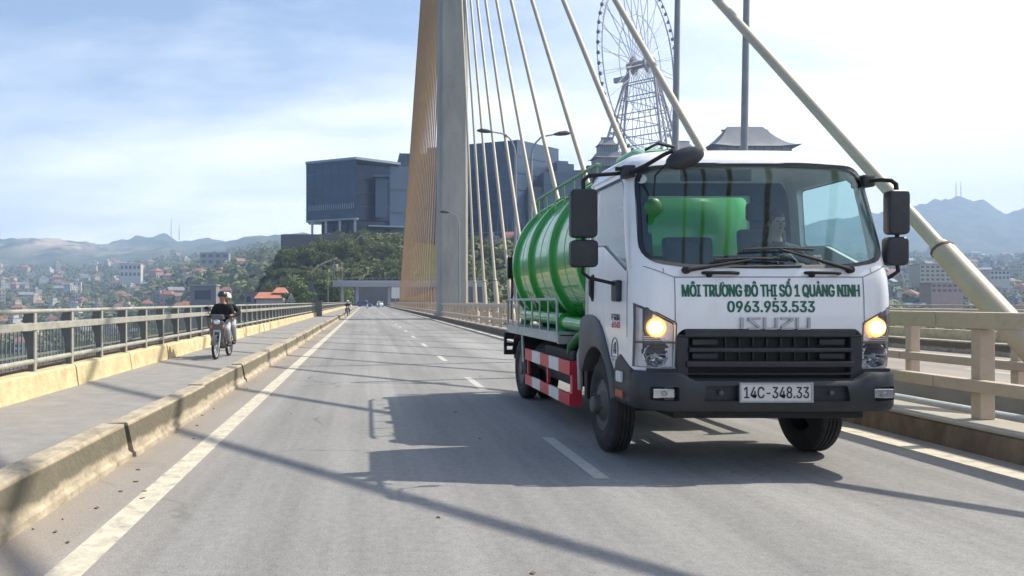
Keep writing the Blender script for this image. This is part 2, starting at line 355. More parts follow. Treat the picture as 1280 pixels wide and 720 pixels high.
M['sideglass'] = glassy('side_window_glass', (0.90, 0.95, 0.94), 1.0)
M['interior'] = pm('cab_interior_trim', (0.055, 0.065, 0.075), 0.8, var=0.1)
M['seat'] = pm('seat_fabric', (0.04, 0.05, 0.06), 0.9, var=0.15, scale=10)
M['skin'] = pm('skin', (0.42, 0.24, 0.16), 0.6, var=0.06)
M['hair'] = pm('dark_hair', (0.012, 0.010, 0.009), 0.6, var=0.2)
M['shirt_black'] = pm('black_sweatshirt', (0.012, 0.012, 0.016), 0.9, var=0.2, scale=12)
M['shirt_blue'] = pm('dark_blue_shirt', (0.03, 0.04, 0.07), 0.9, var=0.2, scale=12)
M['trousers'] = pm('pale_grey_trousers', (0.40, 0.40, 0.41), 0.9, var=0.12, scale=10)
M['helmet_white'] = pm('white_helmet', (0.78, 0.78, 0.76), 0.25, var=0.04, coat=0.5)
M['helmet_dark'] = pm('dark_helmet', (0.02, 0.02, 0.025), 0.3, var=0.04, coat=0.5)
M['bike'] = pm('dark_grey_fairing', (0.13, 0.12, 0.13), 0.35, 0.2, var=0.08, coat=0.3)
M['redpaint'] = pm('red_body_paint', (0.42, 0.03, 0.03), 0.3, coat=0.4, var=0.05)
M['whitepaint'] = pm('white_body_paint', (0.72, 0.72, 0.70), 0.35, coat=0.3, var=0.05)
M['bluepaint'] = pm('blue_body_paint', (0.04, 0.10, 0.28), 0.35, coat=0.3, var=0.05)
M['glass_dark'] = pm('dark_window_glass', (0.03, 0.04, 0.05), 0.08, var=0.1, spec=1.0)
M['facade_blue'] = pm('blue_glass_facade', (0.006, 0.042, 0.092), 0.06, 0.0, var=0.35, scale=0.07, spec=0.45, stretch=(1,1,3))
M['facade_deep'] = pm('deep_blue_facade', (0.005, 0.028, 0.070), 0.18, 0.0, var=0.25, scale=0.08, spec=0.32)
M['facade_grey'] = pm('grey_blue_cladding', (0.055, 0.095, 0.15), 0.4, var=0.12, scale=0.06, stretch=(1,1,0.3))
M['facade_line'] = pm('pale_facade_trim', (0.26, 0.31, 0.37), 0.5, var=0.1)
M['facade_conc'] = pm('pale_column_cladding', (0.36, 0.37, 0.39), 0.6, var=0.1)
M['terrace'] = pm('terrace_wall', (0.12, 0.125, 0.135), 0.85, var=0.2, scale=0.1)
M['roof_red'] = pm('red_roof_tiles', (0.26, 0.12, 0.08), 0.8, var=0.2, scale=0.4)
M['roof_brown'] = pm('brown_roof_tiles', (0.24, 0.15, 0.11), 0.8, var=0.2, scale=0.4)
M['roof_orange'] = pm('orange_roof_tiles', (0.46, 0.19, 0.12), 0.8, var=0.15, scale=0.4)
M['roof_grey'] = pm('grey_sheet_roof', (0.19, 0.19, 0.20), 0.7, var=0.2, scale=0.4)
M['roof_pagoda'] = pm('weathered_pagoda_tiles', (0.17, 0.175, 0.185), 0.8, var=0.25, scale=0.1)
M['wall_white'] = pm('white_render', (0.50, 0.47, 0.43), 0.9, var=0.1, scale=0.3)
M['wall_cream'] = pm('cream_render', (0.48, 0.41, 0.30), 0.9, var=0.1, scale=0.3)
M['wall_grey'] = pm('grey_render', (0.26, 0.25, 0.25), 0.9, var=0.12, scale=0.3)
M['wall_pink'] = pm('pink_render', (0.42, 0.27, 0.22), 0.9, var=0.12, scale=0.3)
M['window_dark'] = pm('dark_windows', (0.04, 0.05, 0.06), 0.3, var=0.2)
M['wheel_steel'] = pm('wheel_steel', (0.35, 0.32, 0.33), 0.6, 0.0, var=0.08)
M['cabin'] = pm('gondola_glass', (0.14, 0.13, 0.14), 0.3, var=0.2)
M['bark'] = pm('bark', (0.10, 0.075, 0.055), 0.9, var=0.25, scale=1.5)
M['water'] = pm('bay_water', (0.045, 0.06, 0.06), 0.12, var=0.12, scale=0.02, bump=0.3, bscale=0.3, world=True)
M['sign_blue'] = pm('blue_sign', (0.04, 0.12, 0.40), 0.5)
M['mast_red'] = pm('mast_paint', (0.36, 0.26, 0.25), 0.7)

def leaf_material(name, c1, c2):
    m = bpy.data.materials.new(name); m.use_nodes = True; nt = m.node_tree; N = nt.nodes; L = nt.links
    b = N['Principled BSDF']; b.inputs['Roughness'].default_value = 0.65; b.inputs['Specular IOR Level'].default_value = 0.3
    tc = N.new('ShaderNodeTexCoord'); n = N.new('ShaderNodeTexNoise'); n.inputs['Scale'].default_value = 0.55; n.inputs['Detail'].default_value = 4
    L.new(tc.outputs['Object'], n.inputs['Vector'])
    oi = N.new('ShaderNodeObjectInfo'); ad = N.new('ShaderNodeMath'); ad.operation = 'MULTIPLY_ADD'; ad.inputs[1].default_value = 0.5; L.new(oi.outputs['Random'], ad.inputs[0]); L.new(n.outputs['Fac'], ad.inputs[2])
    r = N.new('ShaderNodeMapRange'); r.inputs['From Min'].default_value = 0.4; r.inputs['From Max'].default_value = 1.1; L.new(ad.outputs[0], r.inputs['Value'])
    mx = N.new('ShaderNodeMix'); mx.data_type = 'RGBA'; L.new(r.outputs[0], mx.inputs['Factor']); mx.inputs['A'].default_value = (*c1, 1); mx.inputs['B'].default_value = (*c2, 1)
    L.new(mx.outputs['Result'], b.inputs['Base Color'])
    tr = N.new('ShaderNodeBsdfTranslucent'); L.new(mx.outputs['Result'], tr.inputs[0])
    ms = N.new('ShaderNodeMixShader'); ms.inputs[0].default_value = 0.25; out = N['Material Output']
    L.new(b.outputs[0], ms.inputs[1]); L.new(tr.outputs[0], ms.inputs[2]); L.new(ms.outputs[0], out.inputs['Surface'])
    return m
M['leaf_a'] = leaf_material('dark_leaves', (0.070, 0.100, 0.030), (0.16, 0.175, 0.060))
M['leaf_b'] = leaf_material('bright_leaves', (0.085, 0.13, 0.032), (0.15, 0.19, 0.06))

def terrain_material():
    m = bpy.data.materials.new('hill_ground'); m.use_nodes = True; nt = m.node_tree; N = nt.nodes; L = nt.links
    b = N['Principled BSDF']; b.inputs['Roughness'].default_value = 0.95; b.inputs['Specular IOR Level'].default_value = 0.1
    g = N.new('ShaderNodeNewGeometry'); sep = N.new('ShaderNodeSeparateXYZ'); L.new(g.outputs['Position'], sep.inputs[0])
    n = N.new('ShaderNodeTexNoise'); n.inputs['Scale'].default_value = 0.012; n.inputs['Detail'].default_value = 10; n.inputs['Roughness'].default_value = 0.7; L.new(g.outputs['Position'], n.inputs['Vector'])
    cr = N.new('ShaderNodeValToRGB'); e = cr.color_ramp.elements
    e[0].position = 0.36; e[0].color = (0.035, 0.055, 0.022, 1); e[1].position = 0.66; e[1].color = (0.17, 0.145, 0.10, 1)
    q = cr.color_ramp.elements.new(0.5); q.color = (0.065, 0.085, 0.035, 1)
    L.new(n.outputs['Fac'], cr.inputs[0])
    # bare quarry on the left ridge
    mp = N.new('ShaderNodeVectorMath'); mp.operation = 'DISTANCE'; mp.inputs[1].default_value = (-1270, 3200, 275); L.new(g.outputs['Position'], mp.inputs[0])
    mr = N.new('ShaderNodeMapRange'); mr.inputs['From Min'].default_value = 150; mr.inputs['From Max'].default_value = 420; mr.inputs['To Min'].default_value = 1; mr.inputs['To Max'].default_value = 0; L.new(mp.outputs['Value'], mr.inputs['Value'])
    n2 = N.new('ShaderNodeTexNoise'); n2.inputs['Scale'].default_value = 0.008; n2.inputs['Detail'].default_value = 6; L.new(g.outputs['Position'], n2.inputs['Vector'])
    mm = N.new('ShaderNodeMath'); mm.operation = 'MULTIPLY'; L.new(mr.outputs[0], mm.inputs[0])
    r2 = N.new('ShaderNodeMapRange'); r2.inputs['From Min'].default_value = 0.42; r2.inputs['From Max'].default_value = 0.55; L.new(n2.outputs['Fac'], r2.inputs['Value']); L.new(r2.outputs[0], mm.inputs[1])
    mx = N.new('ShaderNodeMix'); mx.data_type = 'RGBA'; L.new(mm.outputs[0], mx.inputs['Factor']); L.new(cr.outputs[0], mx.inputs['A']); mx.inputs['B'].default_value = (0.42, 0.33, 0.24, 1)
    L.new(mx.outputs['Result'], b.inputs['Base Color'])
    return m
M['terrain'] = terrain_material()

def smooth_poly(pts, rad, seg=6):
    """round the corners of a 2-D polygon; rad a number or list"""
    out = []; n = len(pts)
    for i in range(n):
        p0 = Vector(pts[i-1]); p = Vector(pts[i]); p1 = Vector(pts[(i+1) % n]); r = rad[i] if isinstance(rad, (list, tuple)) else rad
        if r <= 0: out.append(tuple(p)); continue
        a = (p0-p); b = (p1-p); r = min(r, a.length*0.48, b.length*0.48)
        A = p + a.normalized()*r; B = p + b.normalized()*r
        for k in range(seg+1):
            t = k/seg; q = A*(1-t)**2 + p*2*t*(1-t) + B*t*t; out.append((q.x, q.y))
    return out

# ------------------------------------------------------------------ terrain, water
KN = [-600, 0, 60, 110, 150, 190, 250, 290, 320, 360, 430, 500, 600, 720, 820, 930, 1040, 1110, 1150, 1200, 1230, 1258, 1280, 1900]
RINGS = [
 (190,  [-47]*24),
 (222,  [-47,-47,-47,-47,-47,-47,-47,-46,-40,-26, -1.2,-1.2,-6,-22,-34,-46,-47,-47,-47,-47,-47,-47,-47,-47]),
 (262,  [-47,-47,-47,-47,-47,-47,-44,-36,-16,-3,-0.6,-0.6,-0.6,-4,-20,-40,-46,-47,-47,-47,-47,-47,-47,-47]),
 (300,  [-47,-47,-47,-47,-47,-46,-40,-22,-2,8,12,13,10,10,0,-25,-40,-46,-46,-46,-46,-46,-46,-46]),
 (340,  [-47,-47,-47,-47,-47,-46,-36,-18,2,26,30,31,26,28,25,10,-25,-36,-40,-42,-42,-42,-42,-42]),
 (430,  [-47,-47,-47,-47,-46,-44,-30,-16,0,30,33,34,36,45,58,52,0,-25,-30,-34,-36,-36,-36,-38]),
 (500,  [-47,-47,-47,-46,-44,-40,-24,-12,0,18,33,34,36,58,92,88,20,-12,-18,-24,-26,-28,-28,-34]),
 (620,  [-43,-43,-43,-42,-40,-32,-12,-2,6,12,20,30,30,50,82,75,25,0,-4,-10,-14,-16,-16,-28]),
 (900,  [-28,-24,-22,-18,-10,2,28,38,44,42,32,30,30,50,70,60,30,20,18,14,10,8,8,-8]),
 (1300, [-2,8,12,18,26,40,66,78,84,90,70,60,60,60,70,70,60,60,58,54,50,46,46,20]),
 (1900, [50,64,70,76,86,92,104,118,134,140,110,100,100,100,100,100,105,108,106,104,100,98,98,60]),
 (2600, [130,146,150,156,164,172,186,200,216,226,190,170,160,160,160,160,170,176,174,170,166,162,162,110]),
 (3200, [290,277,284,262,236,232,238,262,284,290,240,210,200,200,200,200,230,240,240,236,230,226,226,200]),
 (4200, [330,306,312,326,368,396,366,338,318,300,300,300,300,300,320,380,470,517,556,590,572,486,520,430]),
 (4550, [160]*24),
]
RING_Y = [r[0] for r in RINGS]
def terrain_z(x, y):
    px = 458 + 924*x/max(y, 1)
    if y <= RING_Y[0]: return -47
    if y >= RING_Y[-1]: return 160
    i = max(k for k in range(len(RING_Y)) if RING_Y[k] <= y)
    t = (y-RING_Y[i])/(RING_Y[i+1]-RING_Y[i]); 
    a = np.interp(px, KN, RINGS[i][1]); b = np.interp(px, KN, RINGS[i+1][1])
    z = a*(1-t)+b*t
    amp = min(1, max(0, (y-240)/150))
    if z < -46.4: return z
    f = 7.0/y
    z += amp*(mnoise.fractal(Vector((x*f*0.9+3.1, y*f*0.9, 0.3)), 1.0, 2.0, 6))*y*0.0075
    z += amp*(mnoise.noise(Vector((x*0.02, y*0.02, 5)))*1.6)
    if y > 2300: z += min(1, (y-2300)/900)*(1-abs(mnoise.noise(Vector((x*0.0045, y*0.003, 2.0))))*2.2)*26 + min(1, (y-2300)/900)*mnoise.fractal(Vector((x*0.011, y*0.008, 7)), 0.9, 2.0, 4)*14 - 14
    return z
def build_terrain():
    nx, ny = 460, 250
    T = np.concatenate([np.linspace(-1.9, -0.6, 60)[:-1], np.linspace(-0.6, 1.0, 340), np.linspace(1.0, 2.4, 62)[1:]])
    YS = np.geomspace(190, 4550, ny)
    nx = len(T)
    V = []; F = []
    for yy in YS:
        for t in T: V.append((t*yy, yy, terrain_z(t*yy, yy)))
    for j in range(ny-1):
        for i in range(nx-1):
            a = j*nx+i; F.append((a, a+1, a+nx+1, a+nx))
    me = bpy.data.meshes.new('terrain'); me.from_pydata(V, [], F); me.materials.append(M['terrain']); me.shade_smooth()
    struct(link('terrain', me))
build_terrain()
w = MB(); w.add([(-7000,-2000,-45.5),(9000,-2000,-45.5),(9000,4560,-45.5),(-7000,4560,-45.5)], [(0,1,2,3)])
struct(w.build('water', M['water']))

# ------------------------------------------------------------------ deck, roads, kerbs
YE = 300.0
d = MB(); d.box(-5.5, 6.1, -60, 222, -1.3, -0.012); d.box(8.9, 20.2, -60, 222, -1.3, -0.012); d.box(6.1, 8.9, -60, 222, -1.3, -0.45)
struct(d.build('bridge_deck', M['concrete_dark']))
r = MB()
ys = list(np.linspace(-60, 60, 40)) + list(np.linspace(66, YE, 20))
for i in range(len(ys)-1):
    r.add([(-2.32, ys[i], 0), (6.06, ys[i], 0), (6.06, ys[i+1], 0), (-2.32, ys[i+1], 0)], [(0,1,2,3)])
r.add([(-16, 223.5, -0.006), (24, 223.5, -0.006), (26, YE, -0.006), (-18, YE, -0.006)], [(0,1,2,3)])
struct(r.build('road', M['asphalt']))
r2 = MB(); r2.add([(9.25, -60, 0), (17.5, -60, 0), (17.5, 223, 0), (9.25, 223, 0)], [(0,1,2,3)])
struct(r2.build('far_carriageway_road', M['asphalt']))
# painted lines
l = MB(); 
for i in range(60): l.box(-1.76, -1.56, -20+i*4.1, -20+i*4.1+4.1, 0.0, 0.004)
struct(l.build('left_edge_line', M['paint_line'], weld=False))
l = MB(); l.box(5.50, 5.72, -20, 222, 0.0, 0.004); struct(l.build('right_edge_line', M['paint_line']))
l = MB()
for y0, y1 in [(-0.9, 1.1), (6.25, 8.15), (12.55, 14.6), (18.6, 20.4), (24.5, 26.4)] + [(30.6+6.1*k, 32.4+6.1*k) for k in range(30)]:
    l.add([(1.93, y0, 0.004), (2.06, y0, 0.004), (2.06, y1, 0.004), (1.93, y1, 0.004)], [(0,1,2,3)])
struct(l.build('lane_dashes', M['paint_dash']))
l = MB()
for k in range(36): l.add([(13.3, -10+6*k, 0.004), (13.45, -10+6*k, 0.004), (13.45, -7.5+6*k, 0.004), (13.3, -7.5+6*k, 0.004)], [(0,1,2,3)])
struct(l.build('far_lane_dashes', M['paint_dash']))
# pavement (motorbike lane)
p = MB(); p.box(-4.34, -2.44, -60, 222, -0.01, 0.26); struct(p.build('pavement', M['pavement']))
# left kerb: precast blocks, each a piece
def kerb_block_mesh(L, seed):
    rr = random.Random(seed); mb = MB(); n = 9
    prof = [(0.075, 0.0), (0.07, 0.06), (0.04, 0.085), (-0.012, 0.335), (-0.028, 0.347), (-0.215, 0.347), (-0.225, 0.0)]
    prof = [(-x, z) if False else (x, z) for x, z in prof]
    V = []; k = len(prof)
    for i in range(n+1):
        yy = L*i/n
        for j, (x, z) in enumerate(prof):
            jx = rr.uniform(-0.006, 0.006) if 0 < j < 6 else 0; jz = rr.uniform(-0.006, 0.006) if z > 0.05 else 0
            V.append((x+jx, yy, z+jz))
    F = []
    for i in range(n):
        for j in range(k-1): F.append((i*k+j, (i+1)*k+j, (i+1)*k+j+1, i*k+j+1))
    F.append(tuple(range(k))); F.append(tuple(n*k+j for j in range(k))[::-1])
    mb.add(V, F); return mb.mesh('kerb_block', M['kerb'])
kb = [kerb_block_mesh(3.28, s) for s in range(5)]
kroot = thing('kerb', 'low weathered concrete kerb of separate blocks between road and pavement', 'kerb', (-2.30, 0, 0))
y = -12.9; i = 0
while y < 220:
    o = link('block', kb[i % 5], kroot); off = rnd.uniform(-0.02, 0.02)
    o.location = (off, y + rnd.uniform(0, 0.03), -0.02 + rnd.uniform(-0.022, 0.022)); o.rotation_euler = (rnd.uniform(-0.004, 0.004), 0, rnd.uniform(-0.008, 0.008))
    y += 3.34; i += 1
# yellow parapet kerb
def yblock_mesh(L, seed):
    rr = random.Random(seed); mb = MB(); n = 8
    prof = [(0.03, 0.0), (0.02, 0.05), (-0.01, 0.285), (-0.035, 0.31), (-0.25, 0.31), (-0.26, 0.0)]
    V = []; k = len(prof)
    for i in range(n+1):
        for j, (x, z) in enumerate(prof):
            V.append((x+rr.uniform(-0.005, 0.005), L*i/n, z+(rr.uniform(-0.005, 0.005) if z > 0.1 else 0)))
    F = []
    for i in range(n):
        for j in range(k-1): F.append((i*k+j, (i+1)*k+j, (i+1)*k+j+1, i*k+j+1))
    F.append(tuple(range(k))); F.append(tuple(n*k+j for j in range(k))[::-1])
    mb.add(V, F); return mb.mesh('parapet_block', M['yellow'])
yb = [yblock_mesh(2.47, s+20) for s in range(5)]
yroot = thing('parapet_kerb', 'yellow painted concrete plinth under the left bridge railing', 'kerb', (-4.30, 0, 0.26))
y = -9.0; i = 0
while y < 220:
    o = link('block', yb[i % 5], yroot); o.location = (rnd.uniform(-0.008, 0.008), y, rnd.uniform(-0.006, 0.006)); y += 2.5; i += 1
# outer deck edge with rusty service pipe
e = MB(); e.box(-5.5, -4.62, -60, 222, -0.02, 0.12); struct(e.build('deck_edge', M['concrete_dark']))
e = MB(); e.tube([(-5.15, -60, 0.42), (-5.15, 222, 0.42)], 0.085, 10); 
for k in range(60): e.box(-5.20, -5.10, -10+3.7*k, -9.9+3.7*k, 0.12, 0.37)
tag(e.build('service_pipe', M['rust'], smooth=40), 'rusty brown pipe running low outside the left railing', 'pipe')

# left railing
rroot = thing('bridge_railing', 'weathered grey steel railing along the outer edge of the pavement', 'railing', (-4.46, 0, 0.5))
for nm, z, rr_ in (('top_pipe', 0.87, 0.030), ('bottom_pipe', 0.20, 0.036)):
    b = MB(); pts = [(0, -14, z), (0, 222, z)]; b.tube(pts, rr_, 10); b.build(nm, M['rail_grey'], rroot, smooth=40)
b = MB()
b.box(-0.04, 0.05, -14, 222, 0.615, 0.715); b.build('rail_beam', M['rail_grey'], rroot, bevel=0.008)
pmsh = MB(); pmsh.box(0.012, 0.034, -0.035, 0.035, 0.06, 0.845)
pmsh = pmsh.mesh('post', M['rail_grey'], bevel=0.004)
wmsh = MB(); wmsh.prism([(0.010, 0.06), (0.010, 0.60), (-0.15, 0.60), (-0.10, 0.45), (-0.07, 0.20), (-0.07, 0.06)], 'y', -0.012, 0.012)
wmsh.prism([(0.010, 0.72), (0.010, 0.845), (-0.12, 0.845), (-0.15, 0.72)], 'y', -0.012, 0.012)
wmsh = wmsh.mesh('post_web', M['rail_dark'])
for k in range(176):
    yy = -1.35 + 1.25*k
    o = link('post', pmsh, rroot); o.location = (0, yy, 0)
    o2 = link('web', wmsh, o)
# thin pickets of the outer guard fence, beyond the railing
g = MB()
rg = random.Random(3)
k = 0; yy = 2.0
while yy < 110:
    g.box(-0.009, 0.009, yy, yy+0.018, 0.0, 0.93+rg.uniform(-0.02, 0.02)); yy += 0.13 if yy < 40 else 0.26
for z in (0.05, 0.50, 0.92): g.box(-0.012, 0.012, -5, 222, z, z+0.03)
pf_ = thing('picket_fence', 'grey picket fence of thin bars just outside the left railing', 'fence', (-5.42, 0, 0.12)); tag(g.build('pickets', M['picket'], pf_), kind='stuff')

# right kerb + median + right railings
k_ = MB(); k_.prism([(6.0, 0.0), (6.03, 0.215), (6.06, 0.235), (6.68, 0.235), (6.68, -0.45), (6.0, -0.45)], 'y', -30, 222)
struct(k_.build('median_kerb', M['brown_kerb']))
k_ = MB(); k_.box(6.035, 6.69, -30, 222, 0.236, 0.262); struct(k_.build('median_ledge', M['ledge']))
k_ = MB(); k_.box(8.72, 9.25, -30, 222, -0.3, 0.25); struct(k_.build('far_median_kerb', M['ledge']))
k_ = MB(); k_.box(17.4, 17.7, -30, 222, -0.01, 0.34); struct(k_.build('far_kerb', M['kerb']))
k_ = MB(); k_.box(17.7, 19.4, -30, 222, -0.01, 0.26); struct(k_.build('far_pavement', M['pavement']))
k_ = MB(); k_.box(19.4, 19.7, -30, 222, -0.01, 0.57); struct(k_.build('far_parapet', M['yellow']))
k_ = MB(); k_.tube([(7.2, -30, 0.18), (7.2, 222, 0.18)], 0.075, 10)
for k in range(50): k_.box(7.12, 7.28, -8+4*k, -7.85+4*k, -0.45, 0.12)
tag(k_.build('median_pipe', M['steel'], smooth=40), 'grey service pipe lying in the median behind the cream railing', 'pipe')

def cream_rail(x, y0, y1, phase, label, mats):
    root = thing('median_railing', label, 'railing', (x, 0, 0.26))
    seg = 4.0; yy = y0
    bt = MB(); bt.box(-0.085, 0.085, 0.004, seg-0.004, 0.955, 1.13); bt = bt.mesh('top_rail', mats, bevel=0.018)
    bmid = MB(); bmid.box(-0.06, 0.06, 0.004, seg-0.004, 0.29, 0.42); bmid = bmid.mesh('middle_rail', mats, bevel=0.02)
    ps = MB(); ps.box(-0.085, 0.075, -0.062, 0.062, 0.0, 0.955); ps = ps.mesh('post', mats, bevel=0.015)
    while yy < y1:
        link('top_rail', bt, root).location = (0, yy, 0); link('middle_rail', bmid, root).location = (-0.055, yy, 0)
        yy += seg
    yy = y0 + phase
    while yy < y1:
        link('post', ps, root).location = (0.04, yy, 0); yy += 2.0 if yy < 70 else 4.0
cream_rail(6.47, -11.7, 220, 1.5, 'cream concrete railing on the brown kerb beside the truck', M['rail_cream'])
cream_rail(8.98, -11.7, 220, 1.9, 'cream railing on the far side of the median', M['rail_cream'])
fr = thing('outer_railing', 'grey steel railing on the far outer edge of the other carriageway', 'railing', (19.55, 0, 0.5))
for z, a in ((0.87, 0.03), (0.665, 0.05), (0.20, 0.036)):
    b = MB(); b.tube([(0, -14, z), (0, 222, z)], a, 8); b.build('rail', M['rail_grey'], fr, smooth=40)
for k in range(100):
    o = link('post', pmsh, fr); o.location = (0, -4 + 2.2*k, 0); o.rotation_euler = (0, 0, PI)

# ------------------------------------------------------------------ pylon and stay cables
PX, PY = 7.47, 64.5
root = thing('pylon', 'tall slab-sided grey concrete pylon in the middle of the bridge', 'pylon', (PX, PY, -1))
z = 0; k = 0
while z < 78:
    h = 4.2; w0 = 1.235 - 0.0018*z
    b = MB(); w_ = w0 - (0.012 if k % 2 else 0.0)
    b.prism([(-w_, -1.25), (-w_+0.22, -1.5), (w_-0.22, -1.5), (w_, -1.25), (w_, 1.25), (w_-0.22, 1.5), (-w_+0.22, 1.5), (-w_, 1.25)], 'z', z+0.004, z+h-0.004)
    b.build('concrete_lift', M['pylon'], root); z += h; k += 1
b = MB(); b.prism([(-1.05, -1.3), (1.05, -1.3), (1.05, 1.3), (-1.05, 1.3)], 'z', 0.1, 78); b.build('joint_core', M['concrete_dark'], root)
# base collar with steps
b = MB(); b.box(-1.42, 1.42, -1.8, 1.8, 0.3, 1.55); b.build('base_collar', M['pylon'], root, bevel=0.04)

def cable_anchor(i): return 4.25*i + 0.85 + (0.35 + 0.55*(i-13) if i > 13 else 0)
def cable_top(i): return 41 + 0.75*i + 0.010*i*i
ords = ['', 'first', 'second', 'third', 'fourth', 'fifth', 'sixth', 'seventh', 'eighth', 'ninth', 'tenth', 'eleventh', 'twelfth', 'thirteenth']
def stay(i, side, label, group, mat):
    ya = PY + side*(cable_anchor(i)+0.55 if side < 0 else 4.25*i+0.85); zt = cable_top(i); A = Vector((PX, ya, 0.55)); B = Vector((PX, PY + side*0.5, zt + 0.6))
    dvec = (B-A).normalized(); root = thing('stay_cable', label, 'cable', tuple(A), 0, group)
    n = 10 if side < 0 else 6
    b = MB(); b.tube([dvec*0.2, dvec*((B-A).length)], 0.086, n); b.build('sheath', mat, root, smooth=50)
    sl = 2.35
    b = MB(); b.tube([dvec*-0.4, dvec*0.3, dvec*sl, dvec*(sl+0.02), dvec*(sl+0.14)], [0.165, 0.15, 0.135, 0.135, 0.095], n+2); b.build('guide_pipe', mat, root, smooth=40)
    if side < 0:
        b = MB(); b.tube([dvec*(sl+0.0), dvec*(sl+0.035)], [0.141, 0.141], n+2); b.build('joint_ring', M['rust'], root, smooth=40)
        b = MB(); b.tube([dvec*-0.45, dvec*-0.40, dvec*0.28, dvec*0.36], [0.20, 0.25, 0.25, 0.17], 18); b.build('anchor_housing', mat, root, smooth=40)
for i in range(3, 20):
    k = 14 - i     # 1 = the nearest cable whose anchor is in view (i=13)
    if i == 13: lab = 'thick cream stay cable nearest the camera, ending right of the truck'
    elif i > 13: lab = 'cream stay cable running overhead, seen by its shadow on the road'
    else: lab = f'cream stay cable, {ords[k]} from the near right end of the front fan'
    grp = 'cream stay cables on the near side of the pylon'
    stay(i, -1, lab, grp, M['cable'])
for i in range(2, 25):
    stay(i, 1, 'ochre stay cable in the dense fan beyond the pylon', 'ochre stay cables beyond the pylon', M['cable_far'])

# ------------------------------------------------------------------ street lamps on the bridge
def lamp(x, y, h, side, label, rad=0.085, lean=0.0, arm=1.75):
    root = thing('street_lamp', label, 'street lamp', (x, y, 0.25), 0, None); root.rotation_euler = (0, lean, 0)
    b = MB(); b.tube([(0,0,0), (0,0,0.6), (0,0,h-1.6)], [rad*1.5, rad*1.05, rad*0.75], 10); b.build('pole', M['lamp_post'], root, smooth=40)
    pts = [(0, 0, h-1.6)]
    for t in (0.25, 0.5, 0.75, 1.0): pts.append((side*(arm*0.62)*(1-math.cos(t*PI/2)), 0, h-1.6+1.2*math.sin(t*PI/2)))
    pts.append((side*arm, 0, h-0.32))
    b = MB(); b.tube(pts, [rad*0.7, rad*0.6, rad*0.55, rad*0.5, rad*0.45, rad*0.42], 8); b.build('arm', M['lamp_post'], root, smooth=40)
    b = MB(); b.tube([(side*(arm-0.1),0,h-0.33), (side*(arm+0.15),0,h-0.30), (side*(arm+0.5),0,h-0.26), (side*(arm+0.72),0,h-0.27)], [0.05, 0.11, 0.12, 0.04], 8); b.build('lamp_head', M['fender'], root, smooth=40)
    b = MB(); b.box(-0.13, 0.13, -0.13, 0.13, -0.01, 0.04); b.build('base_plate', M['lamp_post'], root)
    return root
lamp(8.0, 39.7, 10.7, -1, 'bridge lamp with its arm curving left, seen in front of the glass block', arm=1.35)
lamp(8.0, 35.9, 9.7, 1, 'bridge lamp with its arm curving right, above the green tank', arm=1.2)
lamp(7.98, 19.3, 11.2, -1, 'dark lamp pole rising just in front of the big wheel', 0.095, 0.016)
lamp(7.95, 15.7, 10.6, 1, 'dark lamp pole rising in front of the pagoda roof', 0.08, 0.016)
lamp(7.72, 61.5, 9.0, -1, 'slim lamp standing against the left face of the pylon', arm=0.9)
# dark control cabinet by the left railing at the pylon
root = thing('control_cabinet', 'dark narrow cabinet standing against the left railing level with the pylon', 'cabinet', (-4.12, 64, 0.26))
b = MB(); b.box(-0.32, 0.28, -0.3, 0.3, 0, 1.35); b.build('body', M['fender'], root, bevel=0.02)
b = MB(); b.box(-0.30, 0.26, -0.32, -0.302, 0.08, 1.27); b.build('door', M['rail_dark'], root)

# ------------------------------------------------------------------ lettering
FONT = None
try:
    import os
    fp_ = os.path.join(bpy.utils.resource_path('LOCAL'), 'datafiles', 'fonts', 'Inter.woff2')
    if os.path.exists(fp_): FONT = bpy.data.fonts.load(fp_)
except Exception: FONT = None
def cap_height():
    cu = bpy.data.curves.new('t', 'FONT'); cu.body = 'H'; cu.size = 1.0
    if FONT: cu.font = FONT
    o = bpy.data.objects.new('t', cu); COL.objects.link(o); dg = bpy.context.evaluated_depsgraph_get(); dg.update()
    me = bpy.data.meshes.new_from_object(o.evaluated_get(dg)); z = max(v.co.y for v in me.vertices); bpy.data.objects.remove(o); return z
CAPH = cap_height()
def text_geo(body, w, h, bold=0.0, slant=0.0, refcap=True, res=3):
    cu = bpy.data.curves.new('t', 'FONT'); cu.body = body; cu.size = 1.0; cu.resolution_u = res; cu.shear = slant
    if FONT: cu.font = FONT
    o = bpy.data.objects.new('t', cu); COL.objects.link(o)
    dg = bpy.context.evaluated_depsgraph_get(); dg.update()
    me = bpy.data.meshes.new_from_object(o.evaluated_get(dg)); V = [tuple(v.co) for v in me.vertices]; F = [tuple(p.vertices) for p in me.polygons]
    bpy.data.objects.remove(o); bpy.data.meshes.remove(me)
    xs = [v[0] for v in V]; x0, x1 = min(xs), max(xs)
    return [((v[0]-(x0+x1)/2)*w/(x1-x0), v[1]*h/CAPH) for v in V], F
